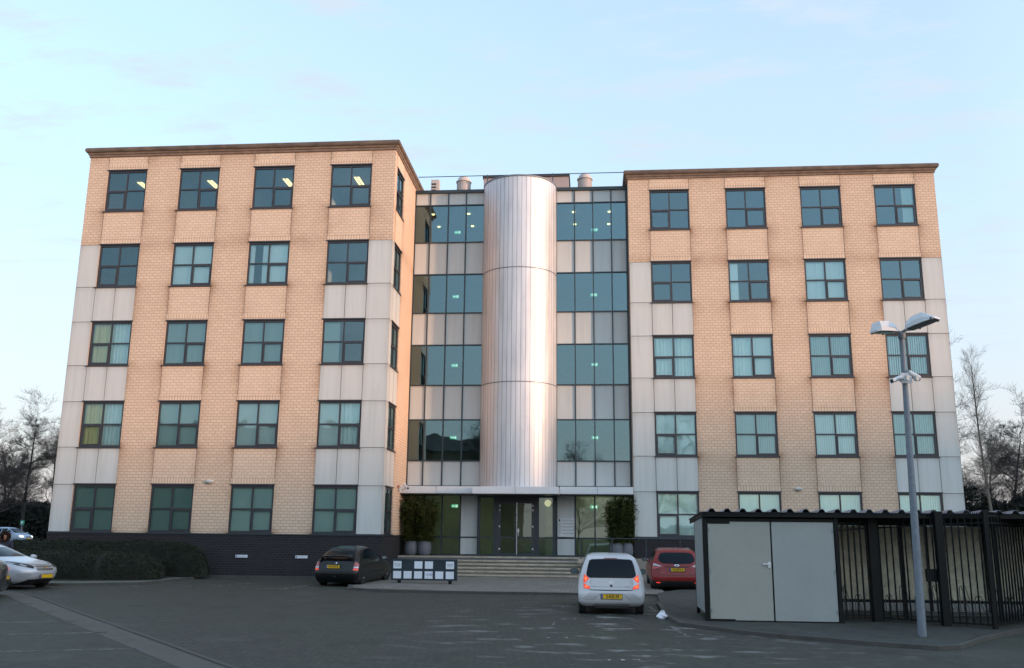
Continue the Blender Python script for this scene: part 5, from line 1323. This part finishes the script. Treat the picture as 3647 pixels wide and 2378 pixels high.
for o, m in zip(tl, (1, -1)):
    for pts, mt in (([(-.672, 1.0), (-.545, .90), (-.655, .79), (-.685, .83)], M['tail_lit']), ([(-.685, .785), (-.53, .70), (-.53, .645), (-.675, .668)], M['tail_lit'])):
        c.patch('lit_segment', [(x * m, z) for x, z in pts], 'r', mt, .0155, o)
    for pts in (([(-.652, .95), (-.60, .89), (-.642, .85)]), ([(-.645, .74), (-.575, .695), (-.645, .695)])):
        c.patch('lit_core', [(x * m, z) for x, z in pts], 'r', M['tail_hot'], .018, o)
c.line('bumper_crease', [(-.70, .42), (-.62, .40), (-.44, .40), (-.38, .44), (-.30, .515), (-.22, .535), (.22, .535), (.30, .515), (.38, .44), (.44, .40), (.62, .40), (.70, .42)], 'r', .012, plain('paint_shadow_gap', (.26, .26, .27), .5), .004)
c.patch('bumper_insert', [(-.68, .44), (-.56, .56), (.56, .56), (.68, .44), (.42, .415), (.34, .48), (.25, .53), (-.25, .53), (-.34, .48), (-.42, .415)], 'r', paint('bumper_grey_paint', (.42, .42, .43), .0, .35), .003)
c.patch('lower_grille', [(-.42, .30), (.42, .30), (.5, .225), (-.5, .225)], 'r', paint('valance_grey', (.30, .30, .30), 0, .5), .006)
c.patch('brake_light', [(-.17, 1.39), (.17, 1.39), (.15, 1.373), (-.15, 1.373)], 'r', M['tail'], .012)
c.patch('badge', [(-.045, .835), (.045, .835), (.045, .775), (-.045, .775)], 'r', M['chrome'], .017)
for zz in (.822, .806, .79): c.line('badge_bar', [(-.035, zz), (.035, zz - .004)], 'r', .006, M['trim'], .0195)
c.patch('lock_cap', [(.03 * math.cos(t * .5236), .728 + .03 * math.sin(t * .5236)) for t in range(12)], 'r', M['trim'], .018, res=.2)
text_mesh('MII', .035, M['chrome'], c.root, (-.43, -1.745, .725), (R(86), 0, 0), 'lettering')
text_mesh('ECOMOTIVE', .022, M['chrome'], c.root, (.39, -1.745, .723), (R(86), 0, 0), 'lettering')
c.numplate('2-KJS-29', -1.785, .475)
mb = MB(); mb.tube((0, -1.05, 1.47), (0, -1.30, 1.66), .006, .004, 6); mb.build('aerial', M['trim'], c.root)
mb = MB(); mb.box(-.01, -1.52, 1.05, .0, -1.5, 1.06); 
for sx_ in ('R',):
    c.patch('side_window', [(-1.15, .98), (-1.0, 1.34), (.15, 1.36), (.75, .98)], 'R', M['car_glass'], .005, mirror=True)
c.patch('windscreen', [(-.6, 1.0), (.6, 1.0), (.5, 1.36), (-.5, 1.36)], 'f', M['car_glass'], .005)
c.line('wiper', [(-.05, .93), (.38, .945)], 'r', .014, M['trim'], .02)
c.mirror(.62, .945, M['trim'], M['mirror_face'])
mb = MB(); mb.box(-.42, -1.66, .18, .42, -1.60, .24, bev=.01); mb.build('valance', M['trim'], c.root)

# black hatchback ----------------------------------------------------
blackp = paint('black_car_paint', (.004, .0045, .005), .0, .3, .2)
c = Car('black_hatchback', 'black hatchback with a tailgate spoiler and lit tail lights, parked nose to the plinth', (-7.28, -2.35, gz(-3.3)), R(-6.5),
    [(.16, -1.90, 1.95, .76), (.24, -1.99, 2.03, .82), (.36, -2.045, 2.06, .845), (.50, -2.055, 2.07, .853), (.60, -2.04, 2.04, .855), (.72, -2.0, 1.85, .85), (.84, -1.965, 1.5, .835), (.94, -1.93, 1.05, .80), (.99, -1.86, .92, .775), (1.08, -1.72, .72, .735), (1.18, -1.55, .5, .69), (1.28, -1.34, .28, .64), (1.35, -1.14, .1, .60), (1.40, -.88, -.1, .54), (1.425, -.6, -.25, .44)], blackp, (-1.30, 1.31), .305, .55, .22, nr=3.8)
c.root.rotation_euler.x = math.atan(.02)
c.patch('rear_window', [(-.60, 1.03), (-.56, 1.12), (-.49, 1.26), (-.44, 1.32), (.44, 1.32), (.49, 1.26), (.56, 1.12), (.60, 1.03), (.4, 1.0), (-.4, 1.0)], 'r', M['car_glass'], .006)
tl = c.patch('tail_light', [(-.83, .90), (-.69, .90), (-.665, .70), (-.66, .60), (-.835, .60)], 'r', M['tail'], .012, mirror=True)
for o, m in zip(tl, (1, -1)):
    c.patch('reversing_light', [(x * m, z) for x, z in ((-.825, .735), (-.68, .735), (-.672, .69), (-.83, .69))], 'r', M['lamp_clear'], .015, o)
    c.patch('lit_segment', [(x * m, z) for x, z in ((-.83, .665), (-.67, .665), (-.667, .62), (-.832, .62))], 'r', M['tail_lit'], .015, o)
c.line('panel_gap', [(-.64, .93), (-.64, .62), (-.60, .575), (.60, .575), (.64, .62), (.64, .93)], 'r', .012, M['trim'], .006)
c.patch('bumper_strip', [(-.80, .53), (.80, .53), (.80, .49), (-.80, .49)], 'r', M['trim'], .012)
mb = MB(); n = 14
for i in range(n):
    t0, t1 = -1 + 2 * i / n, -1 + 2 * (i + 1) / n
    f = lambda t: (t * .66, -1.95 - .03 * (1 - t * t), 1.115 + (-.20 if abs(t) > .99 else -.06 * abs(t) ** 6))
    a, b = f(t0), f(t1); mb.add([(a[0], a[1], a[2]), (b[0], b[1], b[2]), (b[0], b[1] + .17, b[2] + .015), (a[0], a[1] + .17, a[2] + .015), (a[0], a[1], a[2] - .035), (b[0], b[1], b[2] - .035), (b[0], b[1] + .17, b[2] - .015), (a[0], a[1] + .17, a[2] - .015)], [(0, 1, 2, 3), (7, 6, 5, 4), (0, 4, 5, 1), (1, 5, 6, 2), (2, 6, 7, 3), (3, 7, 4, 0)])
for s_ in (-1, 1): mb.box(s_ * .62 - .02, -1.93, .95, s_ * .62 + .02, -1.82, 1.08)
mb.build('spoiler', blackp, c.root)
c.patch('side_window', [(-1.25, 1.0), (-.98, 1.24), (-.75, 1.33), (.05, 1.36), (.55, 1.02), (.6, .99)], 'R', M['car_glass'], .005, mirror=True)
for o in ((-.35, .03),): c.line('pillar', [(-.33, 1.0), (-.30, 1.35)], 'R', .07, blackp, .009, mirror=True)
c.patch('windscreen', [(-.6, 1.02), (.6, 1.02), (.48, 1.34), (-.48, 1.34)], 'f', M['car_glass'], .005)
c.line('side_moulding', [(-.85, .50), (.85, .50)], 'R', .05, M['trim'], .008, mirror=True)
c.line('door_gap', [(-.85, .3), (-.88, .7), (-.95, .98)], 'R', .01, M['trim'], .004, mirror=True); c.line('door_gap', [(.72, .28), (.74, .95)], 'R', .01, M['trim'], .004, mirror=True)
c.line('door_handle', [(-.62, .83), (-.46, .83)], 'R', .03, M['trim'], .014, mirror=True)
c.patch('badge', [(.035 * math.cos(t * .5236), .86 + .03 * math.sin(t * .5236)) for t in range(12)], 'r', M['chrome'], .012, res=.2)
c.numplate('44-DS-KZ', -2.03, .735, x=-.11)
mb = MB(); mb.tube((0, -.75, 1.41), (0, -.95, 1.52), .006, .004, 6); mb.build('aerial', M['trim'], c.root)
mb = MB(); mb.tube((0, -2.02, .36), (0, -2.13, .36), .018); mb.lathe((0, -2.14, .39), [(.005, -.03), (.03, -.015), (.03, .015), (.005, .03)], 10); mb.build('tow_hook', M['trim'], c.root)
c.mirror(.62, .97, M['trim'], M['mirror_face'])

# red estate ---------------------------------------------------------
redp = paint('red_car_paint', (.20, .008, .008), .0, .35, .25)
c = Car('red_estate_car', 'dark red estate car seen from behind between the white car and the shed', (4.86, -2.05, gz(-4.0)), R(-.5),
    [(.17, -2.10, 2.1, .80), (.25, -2.19, 2.18, .865), (.38, -2.245, 2.22, .89), (.52, -2.25, 2.22, .905), (.64, -2.22, 2.18, .91), (.76, -2.18, 1.9, .91), (.88, -2.15, 1.5, .90), (.98, -2.11, 1.15, .875), (1.08, -2.06, .98, .835), (1.20, -1.98, .75, .775), (1.32, -1.87, .48, .715), (1.41, -1.76, .25, .66), (1.46, -1.62, .05, .60), (1.49, -1.35, -.15, .50)], redp, (-1.36, 1.29), .32, .55, .22, nr=3.6, trim_h=.40)
c.root.rotation_euler.x = math.atan(.02)
c.patch('rear_window', [(-.50, 1.0), (-.62, 1.07), (-.645, 1.14), (-.60, 1.27), (-.55, 1.345), (-.35, 1.37), (.35, 1.37), (.55, 1.345), (.60, 1.27), (.645, 1.14), (.62, 1.07), (.50, 1.0), (.0, .98)], 'r', M['car_glass'], .008)
tl = c.patch('tail_light', [(-.89, .99), (-.80, 1.0), (-.62, .945), (-.50, .895), (-.62, .85), (-.80, .80), (-.90, .82)], 'r', M['tail'], .012, mirror=True)
for o, m in zip(tl, (1, -1)): c.patch('clear_segment', [(x * m, z) for x, z in ((-.885, .985), (-.80, .99), (-.62, .94), (-.52, .90), (-.62, .905), (-.80, .935), (-.89, .94))], 'r', M['lamp_clear'], .015, o)
c.line('panel_gap', [(-.66, 1.0), (-.66, .70), (-.60, .60), (.60, .60), (.66, .70), (.66, 1.0)], 'r', .01, M['trim'], .005)
c.line('grip_strip', [(-.42, .865), (-.38, .885), (.38, .885), (.42, .865)], 'r', .025, M['trim'], .010)
c.patch('badge', [(.095 * math.cos(t * .5236), .935 + .032 * math.sin(t * .5236)) for t in range(12)], 'r', M['chrome'], .012, res=.3)
c.patch('badge_oval', [(.06 * math.cos(t * .5236), .935 + .014 * math.sin(t * .5236)) for t in range(12)], 'r', M['trim'], .014, res=.3)
text_mesh('FOCUS', .045, M['chrome'], c.root, (-.52, -2.235, .69), (R(86), 0, 0), 'lettering'); text_mesh('TDCi', .045, M['chrome'], c.root, (.55, -2.235, .68), (R(86), 0, 0), 'lettering')
c.patch('reflector', [(-.74, .36), (-.60, .36), (-.60, .325), (-.74, .325)], 'r', M['tail_lit'], .012, mirror=True)  # reflectors are no lamps; their red glow is emission in the material
c.numplate('90-ZFN-4', -2.215, .79)
c.patch('side_window', [(-1.7, 1.05), (-1.5, 1.28), (-.9, 1.37), (.1, 1.39), (.75, 1.05)], 'R', M['car_glass'], .005, mirror=True)
c.patch('windscreen', [(-.65, 1.06), (.65, 1.06), (.52, 1.4), (-.52, 1.4)], 'f', M['car_glass'], .005)
for sx_ in (-1, 1):
    mb = MB(); mb.path([(sx_ * .54, -1.35, 1.44), (sx_ * .55, -1.2, 1.485), (sx_ * .55, .0, 1.49), (sx_ * .54, .12, 1.44)], .011, 6); mb.build('roof_rail', M['chrome'], c.root)
mb = MB(); mb.tube((0, -1.25, 1.49), (0, -1.42, 1.60), .006, .004, 6); mb.build('aerial', M['trim'], c.root)
c.mirror(.75, 1.02, M['trim'], M['mirror_face'])

# silver car nose at the left ----------------------------------------
silver = paint('silver_car_paint', (.47, .49, .53), .2, .26)
c = Car('silver_saloon', 'silver saloon seen from its front corner, parked by the hedge at the left edge', (-19.15, -6.75, gz(-7)), R(-90 - 12),
    [(.18, -2.1, 2.02, .76), (.26, -2.2, 2.13, .84), (.40, -2.24, 2.22, .88), (.55, -2.24, 2.25, .893), (.66, -2.22, 2.22, .895), (.76, -2.2, 2.12, .89), (.84, -2.18, 1.90, .88), (.90, -2.16, 1.60, .865), (.96, -2.13, 1.25, .845), (1.02, -2.1, .98, .815), (1.12, -1.95, .75, .765), (1.24, -1.5, .42, .69), (1.34, -1.0, .12, .62), (1.40, -.7, -.1, .55), (1.43, -.5, -.25, .45)], silver, (-1.35, 1.33), .33, .78, .35, nf=2.5)
c.root.scale = (1.04,) * 3
c.patch('headlight', [(-.40, .74), (-.50, .80), (-.70, .86), (-.86, .90), (-.875, .86), (-.78, .775), (-.60, .70), (-.44, .665)], 'f', M['trim'], .010, mirror=True)
c.patch('headlight_lens', [(-.56, .745), (-.66, .80), (-.72, .80), (-.66, .73)], 'f', M['lamp_clear'], .014, mirror=True)
c.patch('headlight_lens', [(-.74, .80), (-.79, .85), (-.85, .87), (-.82, .82)], 'f', M['lamp_clear'], .014, mirror=True)
for z0, z1 in ((.755, .70), (.675, .60)):
    c.patch('grille', [(-.36, z0), (.36, z0), (.33, z1), (-.33, z1)], 'f', M['trim'], .008)
    for k in range(3): c.line('grille_bar', [(-.34, z1 + (z0 - z1) * (k + .5) / 3), (.34, z1 + (z0 - z1) * (k + .5) / 3)], 'f', .011, M['rim'], .013)
c.patch('badge', [(-.08, .70), (-.03, .70), (-.025, .712), (.025, .712), (.03, .70), (.08, .70), (.08, .675), (.03, .675), (.025, .663), (-.025, .663), (-.03, .675), (-.08, .675)], 'f', plain('brass_badge', (.45, .33, .10), .3, .6), .018, res=.2)
c.patch('fog_light', [(-.50, .50), (-.80, .53), (-.84, .47), (-.78, .40), (-.55, .42)], 'f', M['lamp_clear'], .010, mirror=True)
c.patch('lower_air_intake', [(-.55, .33), (.55, .33), (.72, .18), (-.72, .18)], 'f', M['trim'], .010)
c.numplate(None, 2.275, .42, rear=False)
c.patch('windscreen', [(-.72, 1.03), (.72, 1.03), (.60, 1.33), (-.60, 1.33)], 'f', M['car_glass'], .005)
c.patch('side_window', [(-1.5, 1.03), (-1.0, 1.25), (-.2, 1.35), (.2, 1.30), (.8, 1.03)], 'R', M['car_glass'], .005, mirror=True)
c.line('bonnet_gap', [(-.84, .915), (-.62, .865), (-.40, .80), (0, .775), (.40, .80), (.62, .865), (.84, .915)], 'f', .010, M['trim'], .004)
c.mirror(.72, 1.0, silver, M['mirror_face'])
# dark car corner, far left -------------------------------------------
grey = paint('dark_grey_car_paint', (.055, .06, .065), .4, .28)
c = Car('dark_grey_car', 'dark grey car cut by the left edge, only its red-lit rear corner showing', (-18.42, -11.0, gz(-11.0)), R(112),
    [(.17, -2.1, 2.1, .78), (.25, -2.19, 2.18, .84), (.38, -2.23, 2.22, .87), (.55, -2.23, 2.22, .88), (.7, -2.19, 2.0, .88), (.85, -2.15, 1.6, .87), (.97, -2.1, 1.1, .84), (1.1, -1.95, .9, .79), (1.25, -1.65, .6, .70), (1.36, -1.3, .3, .63), (1.43, -1.0, 0, .55), (1.46, -.8, -.2, .45)], grey, (-1.33, 1.3), .32, .55, .30)
c.patch('tail_light', [(-.86, .92), (-.66, .92), (-.64, .77), (-.86, .75)], 'r', M['tail_lit'], .012, mirror=True)
c.patch('rear_window', [(-.62, 1.05), (-.55, 1.3), (.55, 1.3), (.62, 1.05)], 'r', M['car_glass'], .008)
c.patch('side_window', [(-1.5, 1.03), (-1.2, 1.28), (-.2, 1.38), (.7, 1.03)], 'R', M['car_glass'], .005, mirror=True)
c.patch('reflector', [(-.78, .36), (-.64, .36), (-.64, .32), (-.78, .32)], 'r', M['tail'], .012, mirror=True)
c.numplate('', -2.24, .6)
# far pale blue car ----------------------------------------------------
pale = paint('pale_blue_car_paint', (.30, .38, .50), .2, .3)
fx, fy = -55.2, 50.0
c = Car('pale_blue_car', 'distant pale blue people carrier with a lit headlight, below the green sign', (fx, fy, gz(fy) - .02), R(-90 - 14),
    [(.18, -1.9, 1.85, .74), (.28, -2.0, 1.97, .82), (.45, -2.03, 2.02, .85), (.62, -2.03, 2.0, .855), (.74, -2.02, 1.88, .85), (.84, -2.01, 1.65, .84), (.92, -2.0, 1.35, .825), (1.0, -1.98, 1.1, .80), (1.15, -1.93, .8, .75), (1.32, -1.85, .45, .69), (1.46, -1.72, .1, .62), (1.52, -1.5, -.2, .56), (1.55, -1.2, -.4, .45)], pale, (-1.25, 1.28), .31, .6, .25)
c.patch('headlight', [(-.48, .72), (-.74, .76), (-.80, .70), (-.74, .60), (-.52, .60)], 'f', M['lamp_lit'], .012, mirror=True)
c.patch('windscreen', [(-.68, 1.0), (.68, 1.0), (.56, 1.42), (-.56, 1.42)], 'f', M['car_glass'], .006)
c.patch('side_window', [(-1.65, 1.0), (-1.55, 1.35), (-.9, 1.42), (-.1, 1.42), (.85, 1.0)], 'R', M['car_glass'], .006, mirror=True)
for yy in (-.72, .05): c.line('pillar', [(yy, .99), (yy + .02, 1.42)], 'R', .07, pale, .012, mirror=True)
c.patch('grille', [(-.30, .66), (.30, .66), (.26, .58), (-.26, .58)], 'f', M['trim'], .010); c.patch('air_intake', [(-.5, .36), (.5, .36), (.5, .26), (-.5, .26)], 'f', M['trim'], .010)
c.numplate('', 2.05, .48, rear=False); c.mirror(.8, 1.0, pale, M['mirror_face'])

# green parking sign
ps = empty('parking_sign', (-55.4, 51.6, gz(51.6)), 0, 'small green sign with a white symbol on a thin post beyond the pale blue car', 'road sign')
mb = MB(); mb.tube((0, 0, 0), (0, 0, 1.9), .04); mb.build('post', M['steel'], ps)
mb = MB(); mb.box(-.23, -.03, 1.75, .23, 0, 2.2, bev=.01); mb.build('sign_face', plain('sign_green', (.015, .22, .12), .5), ps)
mb = MB(); mb.box(-.10, -.034, 1.86, -.02, -.031, 2.10); mb.box(-.02, -.034, 2.02, .10, -.031, 2.10); mb.box(-.02, -.034, 1.94, .10, -.031, 1.98); mb.box(.04, -.034, 1.98, .10, -.031, 2.02); mb.build('symbol', M['tile'], ps)

# ------------------------------------------------------------------ person behind the silver car
def skin_body(name, joints, edges, mat, parent, sub=2):
    me = bpy.data.meshes.new(name); me.from_pydata([j[0] for j in joints], edges, []); o = bpy.data.objects.new(name, me); link(o)
    md = o.modifiers.new('s', 'SKIN'); ly = me.skin_vertices[0] if me.skin_vertices else None
    if ly is None:
        bm = bmesh.new(); bm.from_mesh(me); bm.verts.layers.skin.verify(); bm.to_mesh(me); bm.free(); ly = me.skin_vertices[0]
    for i, j in enumerate(joints):
        ly.data[i].radius = j[1] if isinstance(j[1], tuple) else (j[1], j[1]); ly.data[i].use_root = (i == 0)
    ms = o.modifiers.new('u', 'SUBSURF'); ms.levels = sub; ms.render_levels = sub
    dg = bpy.context.evaluated_depsgraph_get(); m2 = bpy.data.meshes.new_from_object(o.evaluated_get(dg)); o.modifiers.clear(); o.data = m2; bpy.data.meshes.remove(me)
    m2.name = name; m2.materials.clear(); m2.materials.append(mat); m2.shade_smooth(); o.parent = parent; return o
M['skin'] = plain('skin', (.36, .19, .12), .55, var=.05); M['navy'] = plain('navy_jacket_cloth', (.012, .016, .035), .8, var=.2, nscale=12); M['trouser'] = plain('dark_trousers', (.014, .014, .018), .85); M['fur'] = plain('brown_fur', (.055, .034, .022), .95, var=.4, nscale=40); M['hairm'] = plain('dark_hair', (.02, .014, .01), .7)
pe = empty('person', (-19.98, -4.95, gz(-4.95) + .07), R(15), 'person in a dark navy parka with a fur-trimmed hood, standing behind the silver car', 'person')
J = [((0, 0, .95), (.14, .11)), ((0, 0, 1.15), (.13, .10)), ((0, 0, 1.34), (.16, .11)), ((0, 0, 1.45), (.07, .07)), ((0, -.01, 1.53), (.055, .055)), ((0, -.02, 1.60), (.075, .09)), ((0, -.015, 1.69), (.07, .085)),
     ((.17, 0, 1.40), .065), ((.23, .0, 1.15), .05), ((.22, -.10, .93), .038), ((.22, -.13, .86), (.035, .02)), ((-.17, 0, 1.40), .065), ((-.23, .0, 1.15), .05), ((-.22, -.10, .93), .038), ((-.22, -.13, .86), (.035, .02)),
     ((.09, 0, .88), .10), ((.10, -.02, .50), .068), ((.10, .02, .10), .045), ((.10, -.13, .04), .035), ((-.09, 0, .88), .10), ((-.10, .04, .50), .068), ((-.10, .08, .10), .045), ((-.10, -.07, .04), .035)]
Ed = [(0, 1), (1, 2), (2, 3), (3, 4), (4, 5), (5, 6), (2, 7), (7, 8), (8, 9), (9, 10), (2, 11), (11, 12), (12, 13), (13, 14), (0, 15), (15, 16), (16, 17), (17, 18), (0, 19), (19, 20), (20, 21), (21, 22)]
for sx_ in (1, -1):      # five fingers each
    b = 10 if sx_ > 0 else 14; hp = J[b][0]
    for k, (dx, L_) in enumerate(((-.026, .065), (-.009, .078), (.009, .074), (.026, .058))):
        i0 = len(J); J += [((hp[0] + .3 * dx, hp[1] + dx, hp[2] - .035), .010), ((hp[0] + .3 * dx, hp[1] + dx - .006, hp[2] - .035 - L_ * .55), .009), ((hp[0] + .3 * dx, hp[1] + dx - .02, hp[2] - .035 - L_), .008)]; Ed += [(b, i0), (i0, i0 + 1), (i0 + 1, i0 + 2)]
    i0 = len(J); J += [((hp[0] - .01 * sx_, hp[1] - .04, hp[2] - .0), .011), ((hp[0] - .015 * sx_, hp[1] - .06, hp[2] - .035), .009)]; Ed += [(b, i0), (i0, i0 + 1)]
skin_body('body', J, Ed, M['skin'], pe)
JJ = [((0, 0, .80), (.21, .17)), ((0, 0, 1.0), (.19, .15)), ((0, 0, 1.2), (.20, .15)), ((0, 0, 1.38), (.21, .13)), ((0, .01, 1.46), (.12, .11)), ((.20, 0, 1.40), .095), ((.26, .0, 1.15), .078), ((.245, -.10, .95), .062), ((-.20, 0, 1.40), .095), ((-.26, .0, 1.15), .078), ((-.245, -.10, .95), .062)]
skin_body('jacket', JJ, [(0, 1), (1, 2), (2, 3), (3, 4), (3, 5), (5, 6), (6, 7), (3, 8), (8, 9), (9, 10)], M['navy'], pe)
skin_body('trousers', [((0, 0, .86), (.15, .12)), ((.09, 0, .80), .115), ((.10, -.02, .50), .085), ((.10, .02, .13), .065), ((-.09, 0, .80), .115), ((-.10, .04, .50), .085), ((-.10, .08, .13), .065)], [(0, 1), (1, 2), (2, 3), (0, 4), (4, 5), (5, 6)], M['trouser'], pe)
for s_, y_ in ((.10, .0), (-.10, .06)):
    mb = MB(); mb.box(s_ - .055, y_ - .20, .0, s_ + .055, y_ + .10, .11, bev=.03); mb.build('shoe', M['trim'], pe)
# hood: a bowl around the back of the head with a thick fur rim
mb = MB(); n, mrows = 20, 9; vs = []
for j in range(mrows):
    t = R(38) + (math.pi - R(38)) * j / (mrows - 1)
    for i in range(n):
        a = 2 * math.pi * i / n; rr = .175 * math.sin(t) + .003; vs.append((rr * math.cos(a), .03 - .175 * math.cos(t) * 1.0, 1.62 + rr * math.sin(a) * 1.12))
mb.add(vs, [(j * n + i, j * n + (i + 1) % n, (j + 1) * n + (i + 1) % n, (j + 1) * n + i) for j in range(mrows - 1) for i in range(n)]); mb.build('hood', M['navy'], pe, smooth=70)
mb = MB(); r_ = random.Random(5)
for i in range(2600):
    a = r_.uniform(0, 6.283); cc = Vector((.142 * math.cos(a), -.10, 1.62 + .152 * math.sin(a))); d = Vector((math.cos(a) * r_.uniform(-.2, 1), r_.gauss(-.3, .6), math.sin(a) * r_.uniform(-.2, 1) + r_.gauss(0, .3))).normalized(); p = cc + d * .02; q = cc + d * r_.uniform(.05, .085); w_ = d.cross(Vector((r_.gauss(0, 1), r_.gauss(0, 1), r_.gauss(0, 1)))).normalized() * .006
    mb.add([p - w_, p + w_, q], [(0, 1, 2)])
mb.build('fur_trim', M['fur'], pe)
# face
fc = MB()
for s_ in (-1, 1): fc.lathe((s_ * .030, -.103, 1.645), [(.002, -.006), (.009, -.003), (.012, .004)], 10, axis='y')
fc.build('eye', M['trim'], pe)
fc = MB(); fc.add([(0, -.104, 1.645), (-.014, -.108, 1.61), (.014, -.108, 1.61), (0, -.128, 1.612), (0, -.105, 1.60)], [(0, 1, 3), (0, 3, 2), (1, 4, 3), (3, 4, 2)]); fc.build('nose', M['skin'], pe, smooth=60)
fc = MB(); fc.box(-.022, -.107, 1.574, .022, -.098, 1.584, bev=.003); fc.build('mouth', plain('lips', (.30, .10, .08), .5), pe)
mb = MB()
for i in range(14):
    a = math.pi * i / 13; mb.tube((.062 * math.cos(a), -.085, 1.68 + .045 * math.sin(a)), (.078 * math.cos(a), -.02, 1.67 + .06 * math.sin(a)), .014, .02, 6)
mb.build('hair', M['hairm'], pe)
